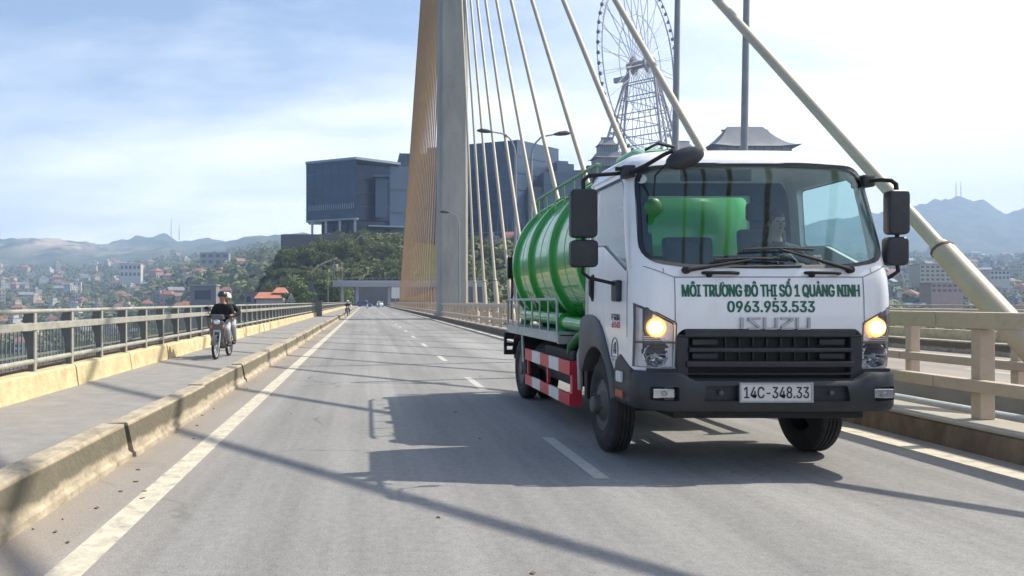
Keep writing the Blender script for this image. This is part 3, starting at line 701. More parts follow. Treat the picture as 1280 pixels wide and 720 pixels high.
def text_part(name, body, w, h, mat, parent, place, bold=0.0, **k):
    """bold: stroke thickening as a share of the letter height (layered copies of the outlines)"""
    P2, F = text_geo(body, w, h, **k); V = []; FF = []
    offs = [(0, 0)] if bold == 0 else [(dx*bold*h, dz*bold*h*0.5) for dx in (-1, -0.5, 0, 0.5, 1) for dz in (-1, 1)]
    for ox, oz in offs:
        n = len(V); V += [place(u+ox, v+oz) for u, v in P2]; FF += [tuple(i+n for i in f) for f in F]
    me = bpy.data.meshes.new(name); me.from_pydata(V, [], FF); me.materials.append(mat)
    # each layer a hair prouder than the one below so that no faces share a plane
    L_ = len(P2); c = place(0, 0); dirx = abs(c[0]) > 1.1
    for li in range(len(offs)):
        for i in range(L_):
            v = me.vertices[li*L_+i]
            if dirx: v.co.x -= 0.00012*li
            else: v.co.y -= 0.00012*li
    return link(name, me, parent)

# ------------------------------------------------------------------ people (one skinned surface, clothes grown off it)
def skin_mesh(verts, radii, edges, rootv=0, levels=2):
    me = bpy.data.meshes.new('sk'); me.from_pydata(verts, edges, []); o = bpy.data.objects.new('sk', me); COL.objects.link(o)
    md = o.modifiers.new('s', 'SKIN'); md.use_smooth_shade = True; md.branch_smoothing = 0.3
    for i, r_ in enumerate(radii):
        sv = me.skin_vertices[0].data[i]; sv.radius = (r_, r_) if not isinstance(r_, tuple) else r_; sv.use_root = (i == rootv)
    sb = o.modifiers.new('d', 'SUBSURF'); sb.levels = levels; sb.render_levels = levels
    dg = bpy.context.evaluated_depsgraph_get(); dg.update()
    r_ = bpy.data.meshes.new_from_object(o.evaluated_get(dg)); bpy.data.objects.remove(o); r_.shade_smooth(); return r_
def person(label, loc, J, shirt, trousers, hat=None, rz=0, hair=True, group=None, fine=False):
    """J: joints in local metres. Facing -y."""
    order = ['pelvis', 'belly', 'chest', 'neck0', 'neck', 'jaw', 'face', 'crown']
    V = []; Rr = []; E = []; idx = {}
    def a(nm, p, r_):
        idx[nm] = len(V); V.append(tuple(p)); Rr.append(r_); return idx[nm]
    P = {k: Vector(v) for k, v in J.items()}
    up = (P['head'] - P['neck']).normalized()
    a('pelvis', P['pelvis'], (0.15, 0.12)); a('belly', P['pelvis'].lerp(P['chest'], 0.5), (0.145, 0.11)); E.append((0, 1))
    a('chest', P['chest'], (0.165, 0.12)); E.append((1, 2))
    a('n0', P['neck'], 0.065); E.append((2, 3)); a('n1', P['neck'] + up*0.07, 0.055); E.append((3, 4))
    a('jaw', P['head'] - up*0.045 + Vector((0, -0.015, 0)), (0.068, 0.078)); E.append((4, 5)); a('mid', P['head'] + up*0.03, (0.078, 0.095)); E.append((5, 6)); a('top', P['head'] + up*0.09, (0.06, 0.07)); E.append((6, 7))
    for s in ('l', 'r'):
        sh = P['sh_'+s]; el = P['el_'+s]; wr = P['wr_'+s]
        i0 = a('sh'+s, sh, 0.066); E.append((2, i0)); i1 = a('el'+s, el, 0.045); E.append((i0, i1)); i2 = a('wr'+s, wr, 0.030); E.append((i1, i2))
        d_ = (wr-el).normalized(); i3 = a('pm'+s, wr + d_*0.06, (0.036, 0.020)); E.append((i2, i3))
        side = d_.cross(Vector((0,0,1))); side = side.normalized() if side.length > 0.1 else Vector((1,0,0)); dn = Vector((0,0,-1)) if abs(d_.z) < 0.8 else Vector((0,-1,0))
        for q, (of, ln) in enumerate(((-0.026, 0.06), (-0.009, 0.07), (0.009, 0.066), (0.026, 0.05))):
            k0 = a(f'f{q}{s}', wr + d_*0.095 + side*of, 0.010); E.append((i3, k0)); k1 = a(f'g{q}{s}', wr + d_*(0.095+ln*0.5) + side*of + dn*ln*0.55, 0.009); E.append((k0, k1))
        k0 = a('t'+s, wr + d_*0.05 - side*0.045 + dn*0.02, 0.011); E.append((i3, k0))
        hp = P['hip_'+s]; kn = P['kn_'+s]; an = P['an_'+s]
        i4 = a('hp'+s, hp, 0.092); E.append((0, i4)); i5 = a('kn'+s, kn, 0.062); E.append((i4, i5)); i6 = a('an'+s, an, 0.040); E.append((i5, i6))
        i7 = a('ft'+s, an + Vector((0, -0.05, -0.055)), (0.042, 0.035)); E.append((i6, i7)); i8 = a('toe'+s, an + Vector((0, -0.17, -0.07)), (0.040, 0.024)); E.append((i7, i8))
    me = skin_mesh(V, Rr, E, 0, 1 if not fine else 2)
    root = thing('person', label, 'person', loc, rz, group)
    me.materials.clear(); me.materials.append(M['skin']); body = link('body', me, root)
    def region(p):
        best = None; bd = 9
        for e0, e1 in E:
            A = Vector(V[e0]); B = Vector(V[e1]); t = max(0, min(1, (p-A).dot(B-A)/max(1e-6, (B-A).length_squared))); dd = (p - A.lerp(B, t)).length
            if dd < bd: bd = dd; best = (e0, e1, t)
        n = {v: k for k, v in idx.items()}; return n[best[0]], n[best[1]], best[2]
    def grow(name, test, off, mat):
        bm = bmesh.new(); bm.from_mesh(me); bm.normal_update()
        kill = [f for f in bm.faces if not test(*region(f.calc_center_median()))]
        bmesh.ops.delete(bm, geom=kill, context='FACES')
        for v in bm.verts: v.co += v.normal*off
        m2 = bpy.data.meshes.new(name); bm.to_mesh(m2); bm.free(); m2.materials.append(mat); m2.shade_smooth(); return link(name, m2, root)
    grow('shirt', lambda p, q, t: q in ('belly', 'chest', 'shl', 'shr', 'ell', 'elr') or (q in ('wrl', 'wrr') and t < 0.85) or (q == 'n0' and t < 0.9), 0.014, shirt)
    grow('trousers', lambda p, q, t: q[:2] in ('hp', 'kn') or (q[:2] == 'an' and t < 0.9) or (q == 'belly' and t < 0.25) or q == 'pelvis', 0.012, trousers)
    for sd in 'lr': grow('shoe', lambda p, q, t: q == 'ft'+sd or q == 'toe'+sd, 0.008, M['hair'])
    h = P['head']
    f = MB(); f.ball(h + Vector((0, -0.092, 0.0)), (0.014, 0.02, 0.022), 8, 6)
    for sx in (-1, 1): f.ball(h + Vector((sx*0.078, 0.0, 0.0)), (0.012, 0.02, 0.03), 8, 6)
    f.build('nose_and_ears', M['skin'], root, smooth=60)
    f = MB()
    for sx in (-1, 1): f.ball(h + Vector((sx*0.032, -0.082, 0.022)), (0.013, 0.012, 0.008), 8, 6)
    f.ball(h + Vector((0, -0.078, -0.042)), (0.024, 0.012, 0.005), 8, 6)
    f.build('eyes_and_mouth', M['hair'], root, smooth=60)
    if hair:
        f = MB(); f.ball(h + Vector((0, 0.022, 0.045)), (0.088, 0.095, 0.085), 14, 10); f.build('hair', M['hair'], root, smooth=60)
    if hat == 'helmet_white' or hat == 'helmet_dark':
        f = MB(); c = h + Vector((0, 0.012, 0.05)); n_ = 18; prof = []
        f.lathe([(0.0, 0.115), (0.05, 0.108), (0.09, 0.085), (0.118, 0.04), (0.125, 0.0), (0.122, -0.03), (0.112, -0.03), (0.105, 0.0)], c, 'z', n_)
        f.box(c.x-0.07, c.x+0.07, c.y-0.17, c.y-0.10, c.z-0.005, c.z+0.008)
        f.build('helmet', M[hat], root, smooth=60)
    if hat == 'cap':
        f = MB(); c = h + Vector((0, 0.01, 0.06)); f.lathe([(0.0, 0.075), (0.05, 0.068), (0.085, 0.04), (0.097, 0.0), (0.095, -0.02)], c, 'z', 16)
        f.prism([(-0.07, -0.08), (0.07, -0.08), (0.055, -0.16), (-0.055, -0.16)], 'z', c.z-0.012, c.z-0.002); f.build('cap', M['hair'], root, smooth=60)
    return root

# ------------------------------------------------------------------ the truck
TR = thing('tank_truck', 'white cab tank truck with a green ribbed tank driving on the road', 'truck', (3.48, 6.35, 0.0))
CZ =  [0.60, 0.90, 1.30, 1.55, 1.72, 1.80, 2.10, 2.40, 2.60, 2.74, 2.80, 2.86, 2.905, 2.94, 2.965, 2.98]
CYF = [0.06, 0.03, 0.00, .005, 0.02, 0.05, .135, .225, .285, .345, 0.38, 0.45, 0.55, 0.69, 0.88, 1.05]
CW =  [1.13, 1.135,1.135,1.135,1.13, 1.13, 1.12, 1.105,1.09, 1.065,1.045,1.00, 0.93, 0.80, 0.60, 0.30]
CYR = [1.62]*9 + [1.61, 1.60, 1.58, 1.54, 1.47, 1.35, 1.20]
CR =  [0.20]*9 + [0.21, 0.22, 0.23, 0.24, 0.22, 0.15, 0.06]
def cabp(z): return [float(np.interp(z, CZ, q)) for q in (CYF, CW, CYR, CR)]
def cab_front(x, z, off=0.0):
    yf, w, yr, r_ = cabp(z); ax = min(abs(x), w-0.0005); y_ = yf + 0.055*(min(ax, w-r_)/w)**2
    if ax > w-r_: y_ += r_ - math.sqrt(max(0, r_*r_ - (ax-(w-r_))**2))
    return y_ - off
def cab_loft(inset=0.0, z0=0.60, z1=2.98, levels=46):
    V = []; F = []
    zs = list(np.linspace(z0, 2.74, levels-16)) + [z for z in np.linspace(2.76, z1, 16)]
    n = None
    for zi, z in enumerate(zs):
        yf, w, yr, r_ = cabp(min(z + (inset if inset and zi > 5 else 0), 2.98)); w -= inset; r_ = max(r_ - inset*0.5, 0.05); yf += inset; yr -= inset
        ring = [(-w, yr-0.05), (-w+0.015, yr-0.015), (-w+0.05, yr), (0, yr), (w-0.05, yr), (w-0.015, yr-0.015), (w, yr-0.05)]
        yc = yf + 0.055*((w-r_)/w)**2
        for t in np.linspace(0.85, 0.05, 6): ring.append((w, yc + r_ + (yr-0.05-yc-r_)*t))
        for k in range(9):
            a = PI/2*k/8; ring.append((w - r_ + r_*math.cos(a), yc + r_ - r_*math.sin(a)))
        m_ = w - r_
        for t in np.linspace(1, -1, 21)[1:-1]: ring.append((m_*t, yf + 0.055*(m_*t/w)**2))
        for k in range(9):
            a = PI/2*(8-k)/8; ring.append((-w + r_ - r_*math.cos(a), yc + r_ - r_*math.sin(a)))
        for t in np.linspace(0.05, 0.85, 6): ring.append((-w, yc + r_ + (yr-0.05-yc-r_)*t))
        n = len(ring); V += [(x, y_, z) for x, y_ in ring]
    L_ = len(zs)
    for j in range(L_-1):
        for i in range(n): F.append((j*n+i, j*n+(i+1)%n, (j+1)*n+(i+1)%n, (j+1)*n+i))
    F.append(tuple(range(n))); F.append(tuple((L_-1)*n+i for i in range(n)))
    mb = MB(); mb.add(V, F); return mb
def mirx(poly): return [(-x, z) for x, z in poly][::-1]
WS = [(-1.065, 1.865), (-0.86, 1.815), (0.86, 1.815), (1.065, 1.865), (1.045, 2.745), (0.8, 2.765), (-0.8, 2.765), (-1.045, 2.745)]
WSo = smooth_poly([(-1.075, 1.86), (-0.7, 1.80), (0, 1.79), (0.7, 1.80), (1.075, 1.86), (1.03, 2.72), (0.5, 2.755), (-0.5, 2.755), (-1.03, 2.72)], [0.26, 0.1, 0.1, 0.1, 0.26, 0.17, 0.1, 0.1, 0.17])
def shrink(poly, d):
    cx = sum(p[0] for p in poly)/len(poly); cy = sum(p[1] for p in poly)/len(poly); sx = max(abs(p[0]-cx) for p in poly); sy = max(abs(p[1]-cy) for p in poly)
    return [(cx+(p[0]-cx)*(1-d/sx), cy+(p[1]-cy)*(1-d/sy)) for p in poly]
SW = smooth_poly([(0.33, 1.78), (0.98, 2.05), (1.40, 2.07), (1.40, 2.66), (0.62, 2.66), (0.52, 2.58)], [0.03, 0.05, 0.06, 0.06, 0.05, 0.03])
RW = smooth_poly([(-0.46, 2.0), (0.62, 2.0), (0.62, 2.62), (-0.46, 2.62)], 0.08)
HL = [(-1.12, 0.925), (-0.805, 0.925), (-0.805, 1.315), (-1.12, 1.485)]
GR = smooth_poly([(-0.80, 0.80), (0.80, 0.80), (0.80, 1.215), (0.745, 1.265), (-0.745, 1.265), (-0.80, 1.215)], [0, 0, 0.03, 0.05, 0.05, 0.03])
def prism_mesh(poly, axis, a0, a1): mb = MB(); mb.prism(poly, axis, a0, a1); return mb.mesh('c')
outer = cab_loft().mesh('o'); inner = cab_loft(0.05, 0.98, 2.90, 40).mesh('i')
arch = MB(); arch.lathe([(0.60, -2), (0.60, 2)], (0, 1.10, 0.46), 'x', 48)
cut = [inner, prism_mesh(WSo, 'y', -1, 0.62), prism_mesh(SW, 'x', -2, 2), prism_mesh(RW, 'y', 1.3, 2.2), prism_mesh(HL, 'y', -1, 0.30), prism_mesh(mirx(HL), 'y', -1, 0.30), prism_mesh(GR, 'y', -1, 0.10), arch.mesh('a')]
cabm = finish(boolean(outer, cut), M['cabwhite'], 28)
CAB = link('cab', cabm, TR)
# glazing: thin shells cut to the openings
def shell(inset_a, inset_b): return boolean(cab_loft(inset_a, 0.62, 2.97, 46).mesh('a'), [cab_loft(inset_b, 0.64, 2.95, 46).mesh('b')])
ws = boolean(shell(0.012, 0.019), [prism_mesh(shrink(WSo, -0.012), 'y', -1, 0.55)], 'INTERSECT'); finish(ws, M['windscreen'], 40); WSC = link('windscreen', ws, CAB)
ring = MB()
ring_out = [(x, cab_front(x, z, 0.005), z) for x, z in shrink(WSo, -0.006)]; ring_in = [(x, cab_front(x, z, 0.0)+0.006, z) for x, z in shrink(WSo, 0.030)]
n_ = len(ring_out); ring.add(ring_out + ring_in, [(i, (i+1) % n_, (i+1) % n_+n_, i+n_) for i in range(n_)]); ring.build('windscreen_seal', M['seal'], CAB)
for sx in (-1, 1):
    g = boolean(shell(0.012, 0.020), [prism_mesh(shrink(SW, -0.01), 'x', 0.8*sx, 1.5*sx)], 'INTERSECT'); finish(g, M['sideglass'], 40); link('door_window', g, CAB)
    def sidex(y_, z, off=0.0): return sx*(cabp(z)[1] + off)
    b = MB(); a_ = [(sidex(y_, z, 0.003), y_, z) for y_, z in shrink(SW, -0.012)]; c_ = [(sidex(y_, z, -0.004), y_, z) for y_, z in shrink(SW, 0.014)]
    n_ = len(a_); b.add(a_+c_, [(i, (i+1) % n_, (i+1) % n_+n_, i+n_) for i in range(n_)]); b.build('window_seal', M['seal'], CAB)
    # door seams
    def seam(pts, wd=0.006):
        mb = MB(); V = []
        for y_, z in pts: V += [(sidex(y_, z, 0.0018), y_-wd, z), (sidex(y_, z, 0.0018), y_+wd, z)]
        mb.add(V, [(2*i, 2*i+1, 2*i+3, 2*i+2) for i in range(len(pts)-1)]); return mb
    seam([(0.30+0.0*t, 1.18+0.6*t) if t < 1 else (0.30, 1.78) for t in np.linspace(0, 1, 6)]).build('door_seam', M['seal'], CAB)
    seam([(1.47, 1.35+1.38*t) for t in np.linspace(0, 1, 14)]).build('door_seam', M['seal'], CAB)
    b = MB(); b.prism(smooth_poly([(1.27, 1.50), (1.36, 1.50), (1.36, 1.78), (1.27, 1.78)], 0.035), 'x', sx*1.128, sx*1.139); b.build('door_handle_recess', M['black'], CAB)
    b = MB(); b.tube([(sx*1.135, 1.315, 1.53), (sx*1.158, 1.315, 1.57), (sx*1.158, 1.315, 1.71), (sx*1.135, 1.315, 1.75)], 0.016, 8); b.build('door_handle', M['plastic'], CAB, smooth=40)
    # vent seam / rain gutter
    b = MB(); b.tube([(sx*(cabp(2.72)[1]+0.004), y_, 2.725) for y_ in np.linspace(0.55, 1.55, 6)], 0.010, 6); b.build('rain_gutter', M['cabwhite'], CAB, smooth=40)
# panel grooves on the front
def front_line(pts, wd=0.005, mat='seal', name='panel_seam', off=0.0022):
    mb = MB(); V = []; L_ = len(pts)
    for i, (x, z) in enumerate(pts):
        a = Vector(pts[max(i-1, 0)]); b_ = Vector(pts[min(i+1, L_-1)]); t = (b_-a).normalized(); nx_, nz_ = -t.y*wd, t.x*wd
        V += [(x+nx_, cab_front(x+nx_, z+nz_, off), z+nz_), (x-nx_, cab_front(x-nx_, z-nz_, off), z-nz_)]
    mb.add(V, [(2*i, 2*i+1, 2*i+3, 2*i+2) for i in range(L_-1)]); return mb.build(name, M[mat], CAB)
SM = 'groove'; M['groove'] = pm('panel_gap', (0.16, 0.16, 0.17), 0.8)
front_line([(x, 1.712) for x in np.linspace(-0.815, 0.815, 20)], 0.004, SM)
for s in (-1, 1):
    front_line([(s*0.815, z) for z in np.linspace(1.712, 1.30, 8)], 0.0035, SM)
    front_line([(s*(0.815+0.24*t), 1.712+0.10*t) for t in np.linspace(0, 1, 8)], 0.0035, SM)
    front_line([(s*0.90, z) for z in np.linspace(1.745, 1.795, 4)], 0.003, SM)
    front_line([(-s*0.81, 1.29 + 0*q) if q == 0 else (-s*(0.81+0.315*q), 1.318+0.17*q) for q in (0.02, 0.25, 0.5, 0.75, 1.0)], 0.007, 'fender', 'lamp_rim')
    front_line([(s*0.806, z) for z in np.linspace(0.93, 1.32, 8)], 0.006, 'fender', 'lamp_rim')
    front_line([(s*1.12, z) for z in np.linspace(0.93, 1.485, 10)], 0.006, 'fender', 'lamp_rim', 0.006)
# lettering on the front
def on_front(cx, z0, off=0.0035): return lambda u, v: (cx+u, cab_front(cx+u, z0+v, off), z0+v)
text_part('lettering', 'MÔI TRƯONG ĐÔ THỊ SỐ 1 QUẢNG NINH', 1.53, 0.100, M['text_green'], CAB, on_front(0.01, 1.545), 0.05)
def raw_w(t):
    cu = bpy.data.curves.new('t', 'FONT'); cu.body = t; cu.size = 1.0
    if FONT: cu.font = FONT
    o = bpy.data.objects.new('t', cu); COL.objects.link(o); dg = bpy.context.evaluated_depsgraph_get(); dg.update()
    me = bpy.data.meshes.new_from_object(o.evaluated_get(dg)); xs = [v.co.x for v in me.vertices]; bpy.data.objects.remove(o); return min(xs), max(xs)
f0, f1 = raw_w('MÔI TRƯONG ĐÔ THỊ SỐ 1 QUẢNG NINH'); k_s = 1.53/(f1-f0); ox1 = -0.765 + (raw_w('MÔI TRƯO')[1]-f0)*k_s; ox0 = -0.765 + (raw_w('MÔI TRƯ')[1]-f0)*k_s
pl_ = on_front(0.01, 1.545, 0.0052); V = []; wO = ox1-ox0; mO = (ox0+ox1)/2
V += [pl_(mO-0.028, 0.126), pl_(mO-0.013, 0.126), pl_(mO+0.001, 0.107), pl_(mO-0.009, 0.107)]                 # grave accent
V += [pl_(ox1-0.012, 0.080), pl_(ox1-0.008, 0.094), pl_(ox1+0.006, 0.110), pl_(ox1+0.006, 0.094)]          # horn
me = bpy.data.meshes.new('accent'); me.from_pydata(V, [], [(0,1,2,3), (4,5,6,7)]); me.materials.append(M['text_green']); link('lettering_accent', me, CAB)
text_part('phone_number', '0963.953.533', 0.745, 0.092, M['text_green'], CAB, on_front(0.0, 1.411), 0.045)
b = MB()
def stroke(x0, z0, x1, z1, t=0.017):
    d_ = Vector((x1-x0, 0, z1-z0)); L_ = d_.length; a_ = math.atan2(z1-z0, x1-x0); cx, cz = (x0+x1)/2, (z0+z1)/2
    b.rbox((0.03+cx, cab_front(0.03+cx, 1.27+cz, 0.010), 1.268+cz), (L_, 0.020, t), ry=-a_)
ha = 0.088
def let(ch, x, w_):
    if ch == 'I': stroke(x+0.012, 0, x+0.012, ha+0.008, 0.026)
    if ch == 'S': stroke(x, ha, x+w_, ha); stroke(x+0.005, ha-0.01, x+w_-0.004, 0.012, 0.021); stroke(x, 0, x+w_, 0)
    if ch == 'U': stroke(x, ha+0.008, x, 0.006, 0.021); stroke(x+w_, ha+0.008, x+w_, 0.006, 0.021); stroke(x-0.002, 0, x+w_+0.002, 0)
    if ch == 'Z': stroke(x, ha, x+w_, ha); stroke(x+w_-0.004, ha-0.01, x+0.005, 0.012, 0.021); stroke(x, 0, x+w_, 0)
x = -0.30
for ch, w_ in (('I', 0.026), ('S', 0.105), ('U', 0.100), ('Z', 0.105), ('U', 0.100)):
    let(ch, x, w_); x += w_ + 0.038
b.build('brand_badge', M['badge'], CAB, bevel=0.002)

# headlamp units
for s in (-1, 1):
    H = thing('headlamp', None, None, (0, 0, 0)); H.parent = CAB
    hp = HL if s == -1 else mirx(HL)
    # housing (open box, silver) behind the opening
    b = MB(); hi = shrink(hp, -0.002)
    V = [(x, cab_front(x, z, -0.012), z) for x, z in hi] + [(x, 0.20, z) for x, z in hi]; b.add(V, [(0,1,5,4), (1,2,6,5), (2,3,7,6), (3,0,4,7), (4,5,6,7)])
    b.build('housing', M['lamp_silver'], H)
    xs0, xs1 = (-1.115, -0.81) if s == -1 else (0.81, 1.115)
    b = MB(); V = []
    for x in np.linspace(xs0, xs1, 8): V += [(x, cab_front(x, 1.145, -0.006), 1.137), (x, cab_front(x, 1.145, -0.006), 1.153), (x, 0.19, 1.153), (x, 0.19, 1.137)]
    F = []
    for i in range(7):
        for j in range(4): F.append((4*i+j, 4*i+(j+1)%4, 4*(i+1)+(j+1)%4, 4*(i+1)+j))
    b.add(V, F); b.build('divider', M['fender'], H)
    b = MB(); V = []; xsp = np.linspace(xs0, xs1, 25); zsp = np.linspace(0.93, 1.48, 44); nz_ = len(zsp)
    for x in xsp:
        for z in zsp:
            zt = min(z, 1.30+0.17*max(0, min(1, (abs(x)-0.81)/0.315))); V.append((x, min(cab_front(x, zt)+0.055, 0.195), zt))
    F = [(i*nz_+j, (i+1)*nz_+j, (i+1)*nz_+j+1, i*nz_+j+1) for i in range(24) for j in range(nz_-1) if math.hypot((xsp[i]+xsp[i+1])/2 - s*0.955, (zsp[j]+zsp[j+1])/2 - 1.03) > 0.098]
    b.add(V, F); b.build('reflector_panel', M['lamp_silver'], H, smooth=50)
    cx = s*0.955; b = MB(); cy = cab_front(cx, 1.03)
    b.lathe([(0.112, cy+0.045), (0.104, cy+0.040), (0.098, cy+0.06), (0.080, cy+0.095), (0.055, cy+0.118), (0.03, cy+0.128), (0.0, cy+0.13)], (cx, 0, 1.03), 'y', 24, cap0=False)
    b.v = [((x_-cx)*(1+0.035*math.cos(8*math.atan2(z_-1.03, x_-cx)))+cx, y_+0.007*math.cos(14*math.atan2(z_-1.03, x_-cx)), z_) for x_, y_, z_ in b.v]; b.build('reflector', M['chrome'], H, smooth=10)
    b = MB(); b.ball((cx, cy+0.07, 1.03), 0.024, 12, 8); b.lathe([(0.034, cy+0.10), (0.030, cy+0.075), (0.0, cy+0.05)], (cx, 0, 1.03), 'y', 14, cap0=False); b.build('bulb_shield', M['steel'], H, smooth=40)
    b = MB()
    for k in range(5): b.box(min(s*0.83, s*1.07), max(s*0.83, s*1.07), cy+0.035+0.003*k, cy+0.038+0.003*k, 1.160+0.016*k, 1.168+0.016*k)
    b.build('lamp_fins', M['chrome'], H)
    cz_ = 1.275; cy2 = cab_front(s*0.955, cz_)
    b = MB(); b.lathe([(0.088, cy2+0.05), (0.08, cy2+0.030), (0.05, cy2+0.045), (0.0, cy2+0.045)], (s*0.955, 0, cz_), 'y', 20, cap0=False); b.build('indicator_bowl', M['amber'] , H, smooth=40)
    b = MB(); b.ball((s*0.965, cy2+0.040, cz_), (0.066, 0.024, 0.055), 14, 10); b.build('indicator_bulb', M['amber_core'], H, smooth=60)
    b = MB(); b.box(min(s*0.80, s*1.04), max(s*0.80, s*1.04), 0.03, 0.12, 0.885, 0.922); b.build('lamp_sill', M['plastic'], H)
    b = MB(); nxl, nzl = 10, 8; V = []
    for i in range(nxl+1):
        x = (xs0-0.004)+(xs1-xs0+0.008)*i/nxl; tt = (abs(x)-0.81)/0.315; zt = 1.315+0.17*max(0, min(1, tt))
        for j in range(nzl+1):
            z = 0.928+(zt-0.928)*j/nzl; V.append((x, cab_front(x, z, 0.001), z))
    b.add(V, [(i*(nzl+1)+j, (i+1)*(nzl+1)+j, (i+1)*(nzl+1)+j+1, i*(nzl+1)+j+1) for i in range(nxl) for j in range(nzl)]); b.build('lens', M['lens'], H, smooth=60)
# grille
G = thing('grille', None, None, (0, 0, 0)); G.parent = CAB
b = MB(); V = [(x, 0.094, z) for x, z in GR]; b.add(V, [tuple(range(len(V)))]); b.build('back_mesh', M['black'], G)
def gbar(z0, z1, x0, x1, off, name='slat', mat='plastic', dp=0.05):
    b = MB(); V = []; xs = np.linspace(x0, x1, 24); F = []
    for x in xs:
        y_ = cab_front(x, 1.2, off); V += [(x, y_+0.006, z0), (x, y_, z0+0.008), (x, y_, z1-0.008), (x, y_+0.006, z1), (x, y_+dp, z1), (x, y_+dp, z0)]
    for i in range(len(xs)-1):
        for j in range(6): F.append((6*i+j, 6*(i+1)+j, 6*(i+1)+(j+1)%6, 6*i+(j+1)%6))
    F.append(tuple(range(6))); F.append(tuple(6*(len(xs)-1)+j for j in range(6))); b.add(V, F); return b.build(name, M[mat], G, smooth=30)
gbar(1.195, 1.262, -0.735, 0.735, 0.018, 'top_bar'); gbar(1.195, 1.215, -0.795, 0.795, 0.012, 'top_bar')
gbar(1.065, 1.100, -0.70, 0.70, 0.024); gbar(0.935, 0.985, -0.72, 0.72, 0.024); gbar(0.865, 0.885, -0.80, 0.80, 0.0)
for s in (-1, 1):
    b = MB(); b.box(min(s*0.70, s*0.80), max(s*0.70, s*0.80), 0.03, 0.10, 0.80, 1.20); b.build('grille_side', M['plastic'], G, bevel=0.012)
for z0, z1 in ((1.11, 1.185), (0.99, 1.065)):
    for k in range(7):
        x = -0.36+0.12*k; b = MB(); b.box(x-0.006, x+0.006, 0.070, 0.092, z0, z1); b.build('fin', M['plastic'], G)
    for s in (-1, 1): b = MB(); b.box(min(s*0.44, s*0.66), max(s*0.44, s*0.66), 0.045, 0.1, z0+0.01, z1-0.01); b.build('blank_panel', M['plastic'], G, bevel=0.01)

# bumper
def bumper():
    path = [(-1.145, 0.62), (-1.145, 0.35)]
    for k in range(9):
        a = PI/2*k/8; path.append((-0.85-0.295*math.cos(a), 0.215-0.295*math.sin(a)))
    for x in np.linspace(-0.82, 0.82, 25): path.append((x, -0.085+0.005*(x/0.9)**2))
    for k in range(9):
        a = PI/2*(8-k)/8; path.append((0.85+0.28*math.cos(a), 0.215-0.295*math.sin(a)))
    path += [(1.13, 0.35), (1.13, 0.62)]
    V = []; F = []; n = len(path)
    for i, (x, y_) in enumerate(path):
        a = Vector(path[max(i-1, 0)]); b_ = Vector(path[min(i+1, n-1)]); t = (b_-a).normalized(); nx_, ny_ = t.y, -t.x   # outward
        top = float(np.interp(abs(x), [0, 0.70, 0.80, 1.2], [0.825, 0.825, 0.895, 0.90]))
        for o_, z in ((-0.10, 0.565), (-0.02, 0.565), (0.0, 0.60), (0.012, 0.72), (0.0, top-0.03), (-0.02, top), (-0.10, top)):
            V.append((x+nx_*o_, y_+ny_*o_, z))
    m_ = 7
    for i in range(n-1):
        for j in range(m_): F.append((i*m_+j, (i+1)*m_+j, (i+1)*m_+(j+1)%m_, i*m_+(j+1)%m_))
    F.append(tuple(range(m_))); F.append(tuple((n-1)*m_+j for j in range(m_))); mb = MB(); mb.add(V, F); return mb.mesh('b')
fog = lambda s: prism_mesh(smooth_poly([(s*1.05, 0.655), (s*1.05, 0.775), (s*0.825, 0.775), (s*0.825, 0.655)], 0.02), 'y', -0.3, 0.03)
bc = boolean(bumper(), [fog(-1), fog(1), prism_mesh(smooth_poly([(-0.62, 0.655), (0.62, 0.655), (0.60, 0.785), (-0.60, 0.785)], 0.02), 'y', -0.3, -0.048)])
BU = link('bumper', finish(bc, M['plastic'], 30), TR)
for s in (-1, 1):
    c = s*0.935
    b = MB(); b.box(c-0.09, c+0.09, -0.035, 0.04, 0.675, 0.755); b.build('fog_lamp_housing', M['chrome'], BU, bevel=0.006)
    b = MB(); b.box(c-0.088, c+0.088, -0.050, -0.038, 0.677, 0.753); b.build('fog_lamp_lens', M['lens'], BU, bevel=0.006)
    b = MB(); b.ball((c, -0.034, 0.715), (0.03, 0.015, 0.025), 10, 8); b.build('fog_lamp_bulb', M['steel'], BU, smooth=60)
    b = MB(); b.lathe([(0.022, -0.06), (0.02, -0.085), (0.012, -0.09), (0.0, -0.09)], (s*0.47, 0, 0.725), 'y', 12); b.build('tow_eye_cover', M['fender'], BU, smooth=40)
NP = link('number_plate', (lambda q: (q.box(-0.325, 0.285, -0.112, -0.100, 0.655, 0.81), q.mesh('np', M['plate'], bevel=0.004))[1])(MB()), BU)
b = MB(); 
for x0, x1, z0, z1 in ((-0.33, 0.29, 0.802, 0.816), (-0.33, 0.29, 0.649, 0.663), (-0.33, -0.316, 0.663, 0.802), (0.276, 0.29, 0.663, 0.802)): b.box(x0, x1, -0.119, -0.098, z0, z1)
b.build('plate_frame', M['badge'], NP)
text_part('plate_number', '14C-348.33', 0.545, 0.094, M['text_black'], NP, lambda u, v: (-0.02+u, -0.1145, 0.686+v), 0.02)
b = MB(); b.box(-0.82, 0.82, 0.05, 0.5, 0.49, 0.60); b.box(-0.78, 0.78, -0.02, 0.0, 0.60, 0.84); b.build('front_underframe', M['black'], TR, bevel=0.02)
